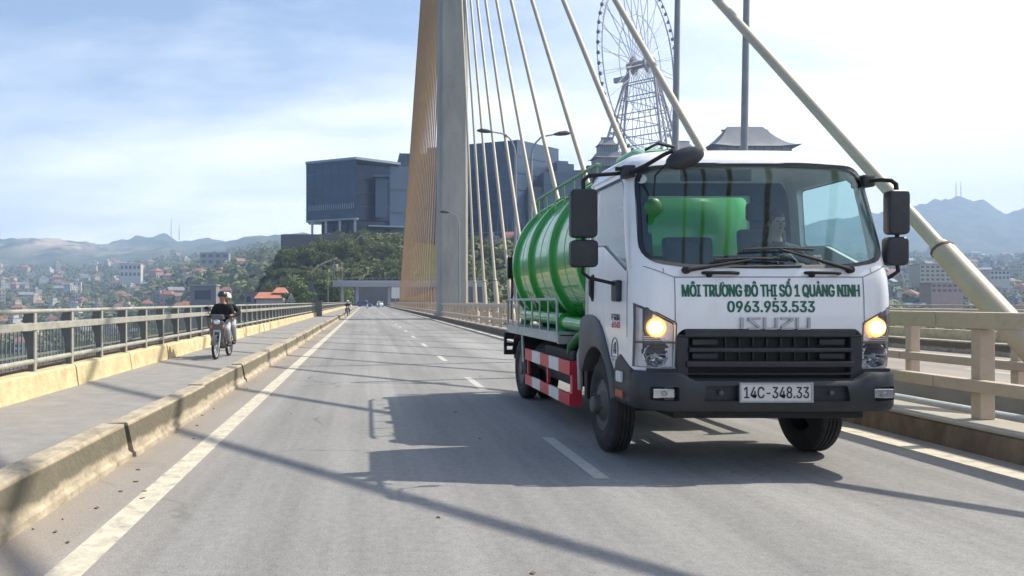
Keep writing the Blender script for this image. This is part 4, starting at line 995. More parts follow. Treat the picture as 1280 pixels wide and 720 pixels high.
# step corner between bumper and arch, side lamp, reflector
for s in (-1, 1):
    b = MB(); b.prism([(0.18, 0.60), (0.60, 0.585), (0.62, 0.80), (0.58, 0.95), (0.46, 1.02), (0.18, 0.90)], 'x', s*1.00, s*1.15); b.build('corner_step', M['plastic'], TR, bevel=0.015)
    b = MB(); b.box(*(sorted((s*1.145, s*1.175))), 0.36, 0.50, 0.765, 0.865); b.build('side_marker_lamp', M['plate'], TR, bevel=0.012)
    b = MB(); b.box(*(sorted((s*1.145, s*1.165))), 0.34, 0.54, 0.625, 0.69); b.build('side_reflector', pm('orange_reflector', (0.35, 0.05, 0.015), 0.3), TR, bevel=0.004)
    # arch fender: swept band round the wheel opening
    b = MB(); inner_ = []
    op = [Vector(q) for q in [(0.58, 0.60), (0.62, 0.75), (0.68, 0.853), (0.77, 0.984), (0.86, 1.10), (0.94, 1.196), (1.02, 1.27), (1.12, 1.33), (1.30, 1.365), (1.50, 1.365), (1.64, 1.33), (1.72, 1.27), (1.745, 1.10), (1.745, 0.80)]]
    ln = [0]
    for i in range(1, len(op)): ln.append(ln[-1] + (op[i]-op[i-1]).length)
    outer_ = []
    for k in range(17):
        a = R(12) + (R(150)-R(12))*k/16; inner_.append((1.13 - 0.50*math.cos(a), 0.46 + 0.585*math.sin(a)))
        t = ln[-1]*k/16; outer_.append((float(np.interp(t, ln, [q.x for q in op])), float(np.interp(t, ln, [q.y for q in op]))))
    V = []
    for i in range(17):
        (yi, zi), (yo, zo) = inner_[i], outer_[i]; 
        V += [(s*1.02, yi, zi), (s*1.175, yi, zi), (s*1.185, yi*0.6+yo*0.4, zi*0.6+zo*0.4), (s*1.155, yo, zo), (s*1.00, yo, zo)]
    F = []
    for i in range(16):
        for j in range(5): F.append((5*i+j, 5*i+(j+1)%5, 5*(i+1)+(j+1)%5, 5*(i+1)+j))
    F.append(tuple(range(5))); F.append(tuple(80+j for j in range(5))); b.add(V, F); b.build('wheel_arch', M['fender'], TR, smooth=28, bevel=0.006)
    b = MB(); b.prism([(1.72, 0.45), (1.74, 1.30), (1.60, 1.30), (1.62, 0.45)], 'x', s*0.72, s*1.10); b.build('mud_flap', M['black'], TR)
# side lettering (left of picture)
side = lambda cy_, z0: (lambda u, v: (-(cabp(z0)[1]+0.003), cy_-u, z0+v))
text_part('model_lettering', 'FRR', 0.22, 0.056, M['text_black'], CAB, side(0.60, 1.325), 0.08)
text_part('model_lettering', '650', 0.22, 0.056, M['text_red'], CAB, side(0.60, 1.255), 0.08)
b = MB(); arcp = [(-1.139, 0.62-0.085*math.cos(a), 1.06+0.10*math.sin(a)) for a in np.linspace(0, PI, 12)] + [(-1.139, 0.705, 0.98), (-1.139, 0.535, 0.98), (-1.139, 0.535, 1.06)]
b.tube(arcp, 0.004, 4); b.tube([(-1.139, 0.64, 1.01), (-1.139, 0.64, 1.09), (-1.139, 0.60, 1.12), (-1.139, 0.60, 1.01)], 0.004, 4); b.tube([(-1.139, 0.67, 1.04), (-1.139, 0.57, 1.04)], 0.004, 4); b.build('door_emblem', M['fender'], CAB)
text_part('emblem_lettering', 'QUANG NINH', 0.18, 0.026, M['fender'], CAB, side(0.62, 0.94))

# wipers and grab handles
def wiper(px_, pz, tx, tz, bl):
    Wp = thing('wiper', None, None, (0, 0, 0)); Wp.parent = CAB
    y0 = cab_front(px_, pz, 0.03); y1 = cab_front(tx, tz, 0.045)
    b = MB(); b.tube([(px_, y0+0.03, pz), (px_, y0-0.015, pz)], [0.034, 0.030], 10); b.tube([(px_, y0-0.005, pz), ((px_+tx)/2, (y0+y1)/2-0.02, (pz+tz)/2), (tx, y1, tz)], [0.020, 0.014, 0.009], 8); b.build('wiper_arm', M['black'], Wp, smooth=40)
    pts = [(tx-bl/2+bl*t, cab_front(tx-bl/2+bl*t, tz, 0.03), tz + 0.012*math.sin(t*PI)) for t in np.linspace(0, 1, 8)]
    b = MB(); b.tube(pts, 0.010, 6); b.tube([(p[0], p[1]+0.014, p[2]-0.010) for p in pts], 0.006, 4); b.build('wiper_blade', M['black'], Wp, smooth=40)
wiper(-0.715, 1.772, -0.15, 1.862, 0.64); wiper(0.70, 1.775, 0.10, 1.952, 0.62)
for x0, x1 in ((-0.57, -0.27), (0.31, 0.60)):
    z = 1.748; y0 = cab_front(x0, z); b = MB()
    b.tube([(x0, y0+0.01, z), (x0+0.01, y0-0.03, z), (x0+0.05, y0-0.045, z), (x1-0.05, y0-0.045, z), (x1-0.01, y0-0.03, z-0.004), (x1, y0+0.01, z-0.008)], 0.0145, 8)
    b.ball((x0+0.05, y0-0.01, z-0.015), (0.03, 0.02, 0.028), 10, 6); b.build('grab_handle', M['black'], CAB, smooth=50)
# mirrors
def mirror(cx, cy_, z0, z1, w_, s):
    b = MB(); b.prism(smooth_poly([(cx-w_/2, z0), (cx+w_/2, z0), (cx+w_/2, z1), (cx-w_/2, z1)], 0.05), 'y', cy_-0.045, cy_+0.055); return b.build('mirror_housing', M['plastic'], MR, bevel=0.028, smooth=35, segs=3)
for s, cx, cy_, mw in ((-1, -1.455, 0.55, 0.25), (1, 1.235, 0.22, 0.19)):
    MR = thing('mirror_assembly', None, None, (0, 0, 0)); MR.parent = TR
    mirror(cx, cy_, 2.095, 2.55 if s < 0 else 2.49, mw, s); mirror(cx-0.005*s, cy_+0.01, 1.82, 2.075, mw*1.03, s)
    b = MB(); b.box(cx-mw*0.4, cx+mw*0.4, cy_+0.056, cy_+0.060, 2.13, 2.46); b.box(cx-mw*0.4, cx+mw*0.4, cy_+0.066, cy_+0.070, 1.85, 2.04); b.build('mirror_glass', M['chrome'], MR)
    b = MB(); b.tube([(s*1.07, 0.50, 2.70), (s*1.16, cy_*0.5+0.25, 2.69), (s*1.26, cy_*0.7+0.15, 2.685), (cx+s*-0.05, cy_, 2.675), (cx, cy_, 2.63), (cx, cy_, 2.54)] if s < 0 else [(1.08, 0.40, 2.60), (1.15, 0.30, 2.595), (cx-0.05, cy_, 2.575), (cx-0.01, cy_, 2.545), (cx, cy_, 2.44)], 0.019, 8)
    b.build('mirror_arm', M['black'], MR, smooth=50)
    b = MB(); b.tube([(cx, cy_, 2.11), (cx, cy_, 2.06)], 0.018, 8); b.build('mirror_link', M['black'], MR, smooth=50); b = MB()
    b.tube([(cx, cy_, 1.84), (cx+0.01*s, cy_, 1.77), (cx-s*0.06, cy_, 1.72), (s*1.20, 0.50, 1.67), (s*1.155, 0.50, 1.655)], 0.017, 8); b.build('mirror_arm', M['black'], MR, smooth=50)
    b = MB(); b.box(*(sorted((s*1.128, s*1.185))), 0.44, 0.60, 1.50, 1.70); b.build('arm_bracket', M['plastic'], MR, bevel=0.02)
    b = MB(); b.rbox((s*1.08, 0.44, 2.69 if s < 0 else 2.60), (0.12, 0.16, 0.11), 0.2*s); b.build('upper_bracket', M['plastic'], MR, bevel=0.02)
MR = thing('kerb_mirror', None, None, (0, 0, 0)); MR.parent = TR
b = MB(); b.tube([(-1.10, 0.44, 2.66), (-1.02, 0.15, 2.70), (-0.96, -0.10, 2.745), (-0.92, -0.2, 2.76)], [0.022, 0.020, 0.018, 0.018], 8); b.tube([(-1.06, 0.40, 2.72), (-1.2, 0.42, 2.715)], 0.02, 8); b.tube([(-1.06, 0.30, 2.66), (-0.95, 0.25, 2.69)], 0.014, 6); b.build('mirror_arm', M['black'], MR, smooth=50)
b = MB(); b.ball((0, 0, 0), (0.165, 0.07, 0.09), 18, 12); me = b.mesh('mirror_housing', M['plastic'], smooth=60)
o = link('mirror_housing', me, MR); o.location = (-0.83, -0.20, 2.695); o.rotation_euler = (R(-25), R(-20), 0)
b = MB(); b.tube([(-0.93, -0.1, 2.68), (-0.96, 0.10, 2.60), (-0.965, 0.12, 2.42)], 0.009, 6); b.build('mirror_stalk', M['black'], MR, smooth=50)
b = MB(); b.lathe([(0.0, 0.10), (0.05, 0.105), (0.075, 0.125), (0.075, 0.14), (0, 0.145)], (-0.965, 0, 2.33), 'y', 20); b.build('round_mirror', M['green_dark'], MR, smooth=40)  # flat green colour in place of a reflecting mirror face
b = MB(); sx_, sz_ = -0.985, 2.615; b.add([(sx_+0.042*math.cos(a), cab_front(sx_+0.042*math.cos(a), sz_+0.045*math.sin(a), 0.002)+0.006, sz_+0.045*math.sin(a)) for a in np.linspace(0, 2*PI, 17)[:-1]], [tuple(range(16))]); b.build('windscreen_sticker', M['plate'], WSC)

# cab inside
b = MB(); b.box(-1.06, 1.06, 0.12, 1.55, 1.04, 1.09); b.box(-1.06, 1.06, 0.10, 0.14, 1.09, 1.70)
b.prism([(0.12, 1.50), (0.13, 1.775), (0.28, 1.80), (0.50, 1.72), (0.52, 1.45)], 'x', -1.06, 1.06)
b.build('dashboard', M['interior'], CAB, bevel=0.01)
b = MB(); b.box(-1.06, -0.47, 1.545, 1.568, 1.05, 2.85); b.box(0.63, 1.06, 1.545, 1.568, 1.05, 2.85); b.box(-0.47, 0.63, 1.545, 1.568, 1.05, 1.99); b.box(-0.47, 0.63, 1.545, 1.568, 2.63, 2.85); b.build('rear_trim', M['interior'], CAB)
def seat(x0, x1, top, name='seat'):
    b = MB(); b.box(x0, x1, 0.75, 1.25, 1.30, 1.45); b.build(name+'_cushion', M['seat'], CAB, bevel=0.04)
    b = MB(); b.prism([(1.16, 1.42), (1.30, 1.42), (1.40, top), (1.28, top)], 'x', x0, x1); b.build(name+'_back', M['seat'], CAB, bevel=0.045)
seat(-0.95, -0.52, 2.22); seat(-0.40, 0.10, 2.17); seat(0.38, 0.86, 2.25)
for cx, zt in ((-0.74, 2.30), (0.62, 2.34)):
    b = MB(); b.box(cx-0.13, cx+0.13, 1.32, 1.42, zt, zt+0.19); b.build('headrest', M['seat'], CAB, bevel=0.04)
b = MB(); b.lathe([(0.205+0.016*math.cos(a), 0.016*math.sin(a)) for a in np.linspace(0, 2*PI, 9)[:-1]], (0,0,0), 'z', 28, closed=True); b.lathe([(0.05, -0.02), (0.05, 0.015), (0, 0.02)], (0,0,0), 'z', 12)
for a in (R(200), R(340), R(90)): b.tube([(0.04*math.cos(a), 0.04*math.sin(a), 0), (0.2*math.cos(a), 0.2*math.sin(a), 0)], 0.014, 6)
o = link('steering_wheel', b.mesh('sw', M['seal'], smooth=50), CAB); o.location = (0.60, 0.60, 1.83); o.rotation_euler = (R(35), 0, 0)
b = MB(); b.box(-0.35, 0.35, 1.0, 1.03, 2.70, 2.82); b.build('sun_visor', M['interior'], CAB, bevel=0.01)
drv = person('driver in dark blue shirt at the steering wheel inside the truck cab', (3.48+0.60, 6.35+1.04, 1.45),
    {'pelvis': (0, 0, 0.12), 'chest': (0, 0.02, 0.48), 'neck': (0, 0.0, 0.66), 'head': (0, -0.03, 0.82), 'sh_l': (-0.19, 0, 0.56), 'sh_r': (0.19, 0, 0.56), 'el_l': (-0.30, -0.20, 0.36), 'el_r': (0.27, -0.2, 0.34),
     'wr_l': (-0.20, -0.40, 0.46), 'wr_r': (0.17, -0.40, 0.44), 'hip_l': (-0.10, -0.02, 0.09), 'hip_r': (0.10, -0.02, 0.09), 'kn_l': (-0.14, -0.42, 0.14), 'kn_r': (0.14, -0.42, 0.14), 'an_l': (-0.13, -0.56, -0.22), 'an_r': (0.13, -0.56, -0.22)},
    M['shirt_blue'], M['hair'], fine=True)

# chassis and tank
b = MB()
for s in (-1, 1): b.box(min(s*0.36, s*0.44), max(s*0.36, s*0.44), 0.4, 6.0, 0.72, 0.98)
for yy in (1.9, 3.0, 4.2, 5.3, 5.95): b.box(-0.36, 0.36, yy, yy+0.08, 0.76, 0.94)
b.build('chassis_frame', M['black'], TR, bevel=0.008)
b = MB(); b.tube([(-0.95, 1.10, 0.46), (0.95, 1.10, 0.46)], 0.06, 8); b.tube([(-0.8, 5.2, 0.46), (0.8, 5.2, 0.46)], 0.085, 10); b.ball((0, 5.2, 0.46), 0.2, 14, 10); b.tube([(0, 1.5, 0.66), (0, 5.0, 0.50)], 0.05, 8); b.box(-0.25, 0.25, 0.5, 1.5, 0.5, 0.95)
b.build('axles', M['black'], TR, smooth=40)
TZ, TRAD = 2.08, 1.04
b = MB(); b.lathe([(0.0, 1.78), (0.45, 1.82), (0.80, 1.90), (0.99, 1.99), (TRAD, 2.06), (TRAD, 5.75), (0.99, 5.82), (0.80, 5.92), (0.45, 6.0), (0.0, 6.03)], (0, 0, TZ), 'x', 64)
b.v = [(y_, x_, z_) for x_, y_, z_ in b.v]
TK = b.build('tank', M['green'], TR, smooth=35)
for yy in (2.15, 3.38, 4.64, 5.70):
    b = MB(); b.lathe([(TRAD-0.01, yy-0.065), (TRAD+0.055, yy-0.055), (TRAD+0.062, yy), (TRAD+0.055, yy+0.055), (TRAD-0.01, yy+0.065)], (0, 0, TZ), 'y', 64); b.build('tank_ring', M['green'], TK, smooth=30)
for yy in (2.78, 4.02, 5.2):
    b = MB(); b.lathe([(TRAD-0.004, yy-0.012), (TRAD+0.005, yy-0.006), (TRAD+0.005, yy+0.006), (TRAD-0.004, yy+0.012)], (0, 0, TZ), 'y', 64); b.build('weld_seam', M['green'], TK, smooth=30)
for k in range(3):
    b = MB(); b.prism([(-0.7, 0.98), (0.7, 0.98), (0.9, 1.6), (-0.9, 1.6)], 'y', 2.5+1.3*k, 2.62+1.3*k); b.build('tank_cradle', M['green_dark'], TR)
b = MB(); b.lathe([(0.27, 3.06), (0.27, 3.30), (0.30, 3.30), (0.30, 3.36), (0.26, 3.42), (0.12, 3.47), (0.0, 3.48)], (0.28, 3.3, 0), 'z', 28); b.build('manhole', M['green'], TK, smooth=35)
b = MB(); b.tube([(0.05, 3.02, 3.42), (0.2, 3.0, 3.5), (0.42, 3.02, 3.46)], 0.02, 6); b.build('manhole_clamp', M['black'], TK, smooth=50)
b = MB(); b.tube([(-0.35, 2.8, 3.06), (-0.35, 2.75, 3.22), (-0.3, 2.35, 3.24), (-0.3, 2.0, 3.1)], 0.06, 10); b.build('breather_pipe', M['green'], TK, smooth=50)
# catwalk rail on top
for s in (-1, 1):
    wk = thing('walkway_rail', None, None, (0, 0, 0)); wk.parent = TR
    b = MB(); b.tube([(s*0.72, 2.35, 3.10), (s*0.72, 2.5, 3.14), (s*0.72, 5.5, 3.14), (s*0.72, 5.62, 3.08)], 0.022, 8); b.build('top_tube', M['green_rail'], wk, smooth=50)
    for k in range(7):
        yy = 2.5+0.5*k; b = MB(); b.tube([(s*0.72, yy, 3.14), (s*0.70, yy, 2.80)], 0.014, 6); b.tube([(s*0.70, yy, 2.86), (s*0.42, yy, 3.04)], 0.014, 6); b.build('rail_post', M['green_rail'], wk, smooth=50)
b = MB(); b.box(-0.45, 0.0, 2.4, 5.6, 3.10, 3.12); 
for yy in np.arange(2.45, 5.6, 0.35): b.box(-0.45, 0.0, yy, yy+0.03, 3.02, 3.10)
b.build('walkway_deck', M['green_rail'], TR)
# left platform, guard, pipes
for s in (-1, 1):
    pf = thing('side_platform', None, None, (0, 0, 0)); pf.parent = TR
    xo = s*1.16; b = MB(); b.box(min(xo, s*0.80), max(xo, s*0.80), 2.62, 5.80, 1.095, 1.125); b.box(min(xo, xo-s*0.03), max(xo, xo-s*0.03), 2.62, 5.80, 1.00, 1.094); b.box(min(xo-s*0.0, s*0.7), max(xo, s*0.7), 2.60, 2.64, 0.985, 1.08)
    b.build('platform_deck', M['steel'], pf, bevel=0.004)
    b = MB(); b.tube([(xo, 2.64, 1.12), (xo, 2.64, 1.50), (xo, 2.70, 1.53), (xo, 5.72, 1.53), (xo, 5.78, 1.50), (xo, 5.78, 1.12)], 0.017, 8); b.build('guard_tube', M['steel'], pf, smooth=50)
    for k in range(6):
        b = MB(); b.tube([(xo, 3.08+0.46*k, 1.12), (xo, 3.08+0.46*k, 1.53)], 0.013, 6); b.build('guard_bar', M['steel'], pf, smooth=50)
    b = MB(); b.tube([(xo-s*0.02, 4.75, 1.05), (xo-s*0.03, 4.70, 0.60)], 0.02, 8); b.build('stay_bar', M['steel'], pf, smooth=50)
b = MB(); b.tube([(-0.93, 1.85, 1.22), (-0.93, 3.0, 1.23), (-0.93, 3.25, 1.27), (-0.93, 5.5, 1.29)], 0.085, 16); b.build('suction_pipe', M['green'], TR, smooth=50)
b = MB(); b.lathe([(0.115, 1.99), (0.115, 2.03)], (-0.93, 0, 1.22), 'y', 18); b.build('pipe_flange', M['green'], TR, smooth=40)
b = MB(); b.lathe([(0.115, 3.08), (0.115, 3.14)], (-0.93, 0, 1.24), 'y', 18); b.build('pipe_flange', M['green'], TR, smooth=40)
b = MB(); b.tube([(-0.93, 1.95, 1.18), (-1.0, 2.2, 1.10), (-1.03, 2.45, 0.98), (-1.0, 2.6, 0.82), (-0.9, 2.65, 0.70)], 0.06, 12); b.build('green_hose', M['green_dark'], TR, smooth=50)
b = MB(); b.tube([(-0.95, 1.85, 1.02), (-1.05, 1.95, 1.04), (-1.07, 2.02, 0.9), (-1.05, 2.05, 0.5)], 0.028, 8); b.build('bent_bar', M['steel'], TR, smooth=50)
b = MB(); b.box(-1.06, -0.5, 2.3, 3.7, 0.50, 0.93); b.build('fuel_tank', M['black'], TR, bevel=0.05)
b = MB(); b.lathe([(0.22, 3.8), (0.22, 4.55)], (-0.80, 0, 0.70), 'y', 20); b.build('air_tank', M['black'], TR, bevel=0.02)
b = MB(); b.box(0.5, 1.0, 2.4, 4.2, 0.55, 0.95); b.build('tool_locker', M['black'], TR, bevel=0.03)
# striped side guard
for s in (-1, 1):
    sg = thing('side_guard', None, None, (0, 0, 0)); sg.parent = TR; xo = s*1.15
    for z0, z1 in ((0.655, 0.815), (0.30, 0.44)):
        segs = [2.13, 2.62, 3.10, 3.58, 4.06, 4.50]
        for k in range(5):
            b = MB(); b.box(min(xo, xo-s*0.03), max(xo, xo-s*0.03), segs[k]+0.0, segs[k+1]-0.0005, z0, z1); b.build('stripe_board', M['red'] if k % 2 == 0 else M['white_stripe'], sg)
    b = MB(); b.box(min(xo-s*0.03, xo-s*0.14), max(xo-s*0.03, xo-s*0.14), 2.12, 2.16, 0.30, 0.815); b.build('end_plate', M['red'], sg)
    for yy in (2.16, 3.27, 4.44): b = MB(); b.box(min(xo-s*0.032, xo-s*0.062), max(xo-s*0.032, xo-s*0.062), yy, yy+0.06, 0.44, 0.80); b.build('guard_post', M['red'], sg)
b = MB(); b.box(-1.13, -0.98, 5.92, 6.0, 1.88, 2.24); b.build('rear_work_lamp', M['black'], TR, bevel=0.012)
b = MB(); b.tube([(-1.05, 5.98, 1.9), (-1.05, 6.0, 1.2)], 0.02, 6); b.build('lamp_bracket', M['black'], TR)
b = MB()
for z0, z1 in ((0.62, 0.70), (0.76, 0.82), (0.88, 0.96), (0.96, 0.99)): b.box(-1.18, -0.95, 5.95, 6.03, z0, z1)
b.box(-1.18, -1.14, 5.952, 6.028, 0.702, 0.878); b.box(-0.98, -0.95, 5.952, 6.028, 0.702, 0.878); b.build('rear_step', M['black'], TR)
b = MB(); b.ball((-0.78, 5.95, 1.62), (0.2, 0.14, 0.26), 16, 10); b.tube([(-0.8, 5.95, 1.4), (-0.85, 5.9, 1.1)], 0.08, 12); b.tube([(-0.98, 5.9, 1.75), (-0.6, 5.95, 1.75)], 0.05, 10); b.lathe([(0.16, 5.86), (0.16, 5.92)], (-0.78, 0, 1.62), 'y', 18); b.build('rear_valve', M['green_dark'], TR, smooth=50)
b = MB(); b.box(-1.0, 1.0, 5.98, 6.08, 0.55, 0.65); b.build('rear_underrun_bar', M['black'], TR)

def wheel_mesh():
    pass
def make_wheel(name, parent, x, y_, s, dual=False, steer=0):
    Wh = thing(name, None, None, (x, y_, 0.46)); Wh.parent = parent; Wh.rotation_euler = (0, 0, steer)
    Rt = 0.458; w_ = 0.225; n = 56
    # tyre: outer face at local x = 0, going inwards (towards -s)
    prof = [(0.255, 0.025), (0.30, 0.0), (0.36, -0.004), (0.415, 0.010), (0.445, 0.022), (Rt, 0.040)]
    t = []
    for g0 in (0.085, 0.120, 0.155): t += [(Rt, g0-0.007), (Rt-0.014, g0-0.004), (Rt-0.014, g0+0.004), (Rt, g0+0.007)]
    prof = prof + t + [(Rt, w_-0.04), (0.445, w_-0.022), (0.415, w_-0.01), (0.36, w_+0.004), (0.30, w_), (0.255, w_-0.025)]
    b = MB(); b.lathe([(r_, -s*h) for r_, h in prof], (0,0,0), 'x', n, closed=True); b.build('tyre', M['tyre'], Wh, smooth=32)
    b = MB()
    if not dual:
        b.lathe([(0.262, -s*0.03), (0.25, -s*0.012), (0.235, -s*0.035), (0.215, -s*0.06), (0.17, -s*0.03), (0.13, s*0.012), (0.10, s*0.018), (0.088, s*0.020), (0.085, s*0.07), (0.07, s*0.085), (0.0, s*0.09)], (0,0,0), 'x', 40)
    else:
        b.lathe([(0.262, -s*0.03), (0.25, -s*0.012), (0.235, -s*0.05), (0.22, -s*0.14), (0.14, -s*0.17), (0.11, -s*0.15), (0.10, -s*0.02), (0.08, -s*0.01), (0.0, -s*0.01)], (0,0,0), 'x', 40)
    b.build('rim', M['rim'], Wh, smooth=30)
    xn = s*0.016 if not dual else -s*0.165
    for k in range(6):
        a = 2*PI*k/6; b = MB(); b.lathe([(0.014, xn-s*0.01), (0.014, xn+s*0.02), (0.010, xn+s*0.03), (0, xn+s*0.03)], (0, 0.115*math.cos(a), 0.115*math.sin(a)), 'x', 6); b.build('wheel_nut', M['rim'], Wh)
        a += PI/6; b = MB(); b.lathe([(0.026, -s*0.046), (0.026, -s*0.041), (0, -s*0.041)], (0, 0.19*math.cos(a), 0.19*math.sin(a)), 'x', 12); b.build('rim_hole', M['black'], Wh)
    if dual:
        b = MB(); b.lathe([(r_, -s*(h+0.29)) for r_, h in prof], (0,0,0), 'x', n, closed=True); b.build('inner_tyre', M['tyre'], Wh, smooth=32)
    return Wh
make_wheel('front_wheel', TR, -1.125, 1.10, -1, steer=R(-2)); make_wheel('front_wheel', TR, 1.08, 1.10, 1, steer=R(-2))
make_wheel('rear_wheel', TR, -1.08, 5.2, -1, True); make_wheel('rear_wheel', TR, 1.08, 5.2, 1, True)
for s in (-1, 1):
    b = MB(); pts = [(5.2-0.58*math.cos(a), 0.46+0.58*math.sin(a)) for a in np.linspace(R(25), R(155), 10)] + [(5.2-0.56*math.cos(a), 0.46+0.56*math.sin(a)) for a in np.linspace(R(155), R(25), 10)]
    b.prism(pts, 'x', s*0.55, s*1.10); b.build('rear_mudguard', M['black'], TR)

# ------------------------------------------------------------------ motorbikes and riders
def make_motorbike(label, loc, rz, mats, group=None):
    root = thing('motorbike', label, 'motorbike', loc, rz, group)
    def wh(name, y_):
        W_ = thing(name, None, None, (0, y_, 0.285)); W_.parent = root
        b = MB(); b.lathe([(0.285+0.0*c, 0) if False else (0.252+0.036*math.cos(a), 0.036*math.sin(a)) for a in np.linspace(0, 2*PI, 9)[:-1] for c in (0,)], (0,0,0), 'x', 28, closed=True); b.build('tyre', M['tyre'], W_, smooth=50)
        b = MB(); b.lathe([(0.222, -0.02), (0.222, 0.02), (0.205, 0.015), (0.205, -0.015)], (0,0,0), 'x', 28, closed=True); b.lathe([(0.03, -0.05), (0.03, 0.05)], (0,0,0), 'x', 10)
        for k in range(10): a = 2*PI*k/10; b.tube([(0, 0.03*math.cos(a), 0.03*math.sin(a)), (0, 0.21*math.cos(a), 0.21*math.sin(a))], 0.005, 4)
        b.build('rim', M['steel'], W_, smooth=50)
    wh('front_wheel', -0.62); wh('rear_wheel', 0.62)
    b = MB()
    for s in (-1, 1): b.tube([(s*0.07, -0.62, 0.285), (s*0.075, -0.50, 0.68)], 0.022, 8)
    b.box(-0.09, 0.09, -0.53, -0.46, 0.66, 0.71); b.build('fork', M['steel'], root, smooth=50)
    b = MB(); V = []
    for k in range(8):
        a = R(15 + 20*k); V.append((-0.62-0.31*math.cos(a), 0.285+0.31*math.sin(a)))
    for k in reversed(range(8)):
        a = R(15 + 20*k); V.append((-0.62-0.295*math.cos(a), 0.285+0.295*math.sin(a)))
    b.prism(V, 'x', -0.05, 0.05); b.build('front_mudguard', mats, root)
    b = MB(); b.prism(smooth_poly([(-0.10, 0.95), (0.10, 0.95), (0.20, 0.82), (0.17, 0.55), (0.07, 0.40), (-0.07, 0.40), (-0.17, 0.55), (-0.20, 0.82)], 0.04), 'y', -0.50, -0.40); b.build('front_fairing', mats, root, bevel=0.02, smooth=40)
    b = MB(); b.prism(smooth_poly([(-0.16, 0.96), (0.16, 0.96), (0.14, 1.08), (-0.14, 1.08)], 0.04), 'y', -0.52, -0.34); b.build('headlamp_cowl', mats, root, bevel=0.02, smooth=40)
    b = MB(); b.ball((0, -0.525, 0.90), (0.085, 0.04, 0.07), 16, 10); b.build('headlamp', M['chrome'], root, smooth=60)
    for s in (-1, 1):
        b = MB(); b.ball((s*0.15, -0.50, 0.78), (0.03, 0.03, 0.05), 10, 8); b.build('indicator', pm('indicator_lens', (0.6, 0.25, 0.05), 0.3), root, smooth=60)
        b = MB(); b.tube([(s*0.05, -0.42, 1.02), (s*0.18, -0.40, 1.04), (s*0.34, -0.30, 1.03)], 0.016, 8); b.build('handlebar', M['black'], root, smooth=50)
        b = MB(); b.tube([(s*0.20, -0.40, 1.04), (s*0.26, -0.42, 1.20)], 0.008, 6); b.build('mirror_stalk', M['black'], root)
        b = MB(); b.ball((s*0.285, -0.42, 1.24), (0.06, 0.02, 0.04), 12, 8); b.build('mirror', M['black'], root, smooth=60)
        b = MB(); b.tube([(s*0.05, 0.02, 0.30), (s*0.24, 0.02, 0.30)], 0.015, 6); b.build('foot_peg', M['black'], root)
    b = MB(); b.prism([(-0.40, 0.45), (-0.38, 0.62), (-0.15, 0.60), (0.05, 0.66), (0.75, 0.80), (0.80, 0.72), (0.35, 0.42), (0.05, 0.30), (-0.25, 0.30)], 'x', -0.11, 0.11); b.build('body', mats, root, bevel=0.03, smooth=40)
    b = MB(); b.prism([(-0.12, 0.66), (0.0, 0.74), (0.72, 0.84), (0.76, 0.80), (0.05, 0.66)], 'x', -0.13, 0.13); b.build('saddle', M['black'], root, bevel=0.02)
    b = MB(); b.ball((0, 0.02, 0.32), (0.13, 0.2, 0.10), 12, 8); b.build('engine', M['fender'], root, smooth=60)
    b = MB(); b.tube([(-0.15, 0.10, 0.27), (-0.16, 0.35, 0.29), (-0.17, 0.85, 0.40)], [0.02, 0.045, 0.05], 10); b.build('exhaust', M['steel'], root, smooth=50)
    return root
SIT = {'pelvis': (0, 0.12, 0.84), 'chest': (0, 0.06, 1.19), 'neck': (0, 0.03, 1.36), 'head': (0, -0.02, 1.50), 'sh_l': (-0.185, 0.05, 1.28), 'sh_r': (0.185, 0.05, 1.28), 'el_l': (-0.27, -0.03, 1.04), 'el_r': (0.27, -0.03, 1.04),
  'wr_l': (-0.30, -0.25, 1.06), 'wr_r': (0.30, -0.25, 1.06), 'hip_l': (-0.10, 0.08, 0.82), 'hip_r': (0.10, 0.08, 0.82), 'kn_l': (-0.20, -0.30, 0.70), 'kn_r': (0.20, -0.30, 0.70), 'an_l': (-0.19, -0.06, 0.385), 'an_r': (0.19, -0.06, 0.385)}
PIL = {'pelvis': (0, 0.46, 0.88), 'chest': (0.00, 0.38, 1.20), 'neck': (0.01, 0.35, 1.34), 'head': (0.02, 0.30, 1.47), 'sh_l': (-0.17, 0.38, 1.28), 'sh_r': (0.18, 0.38, 1.28), 'el_l': (-0.27, 0.28, 1.12), 'el_r': (0.36, 0.28, 1.12),
  'wr_l': (-0.17, 0.08, 1.02), 'wr_r': (0.24, 0.08, 1.02), 'hip_l': (-0.10, 0.45, 0.90), 'hip_r': (0.12, 0.45, 0.90), 'kn_l': (-0.23, 0.10, 0.80), 'kn_r': (0.25, 0.10, 0.80), 'an_l': (-0.22, 0.28, 0.42), 'an_r': (0.24, 0.28, 0.42)}
BX, BY, BZ = -3.19, 16.4, 0.26
S_ = 0.89
bk = make_motorbike('dark grey motorbike carrying two people along the left pavement', (BX, BY, BZ), R(-4), M['bike']); bk.scale = (S_,)*3
rd = person('helmeted rider in black sweatshirt and pale trousers steering the dark motorbike', (BX, BY, BZ), SIT, M['shirt_black'], M['trousers'], hat='helmet_dark', rz=R(-4), fine=True); rd.scale = (S_,)*3
pl = person('passenger in a white helmet sitting behind the rider in black', (BX, BY, BZ), PIL, M['shirt_black'], M['trousers'], hat='helmet_white', rz=R(-4), fine=True); pl.scale = (S_,)*3
P2, F = text_geo('Champion', 0.19, 0.045)
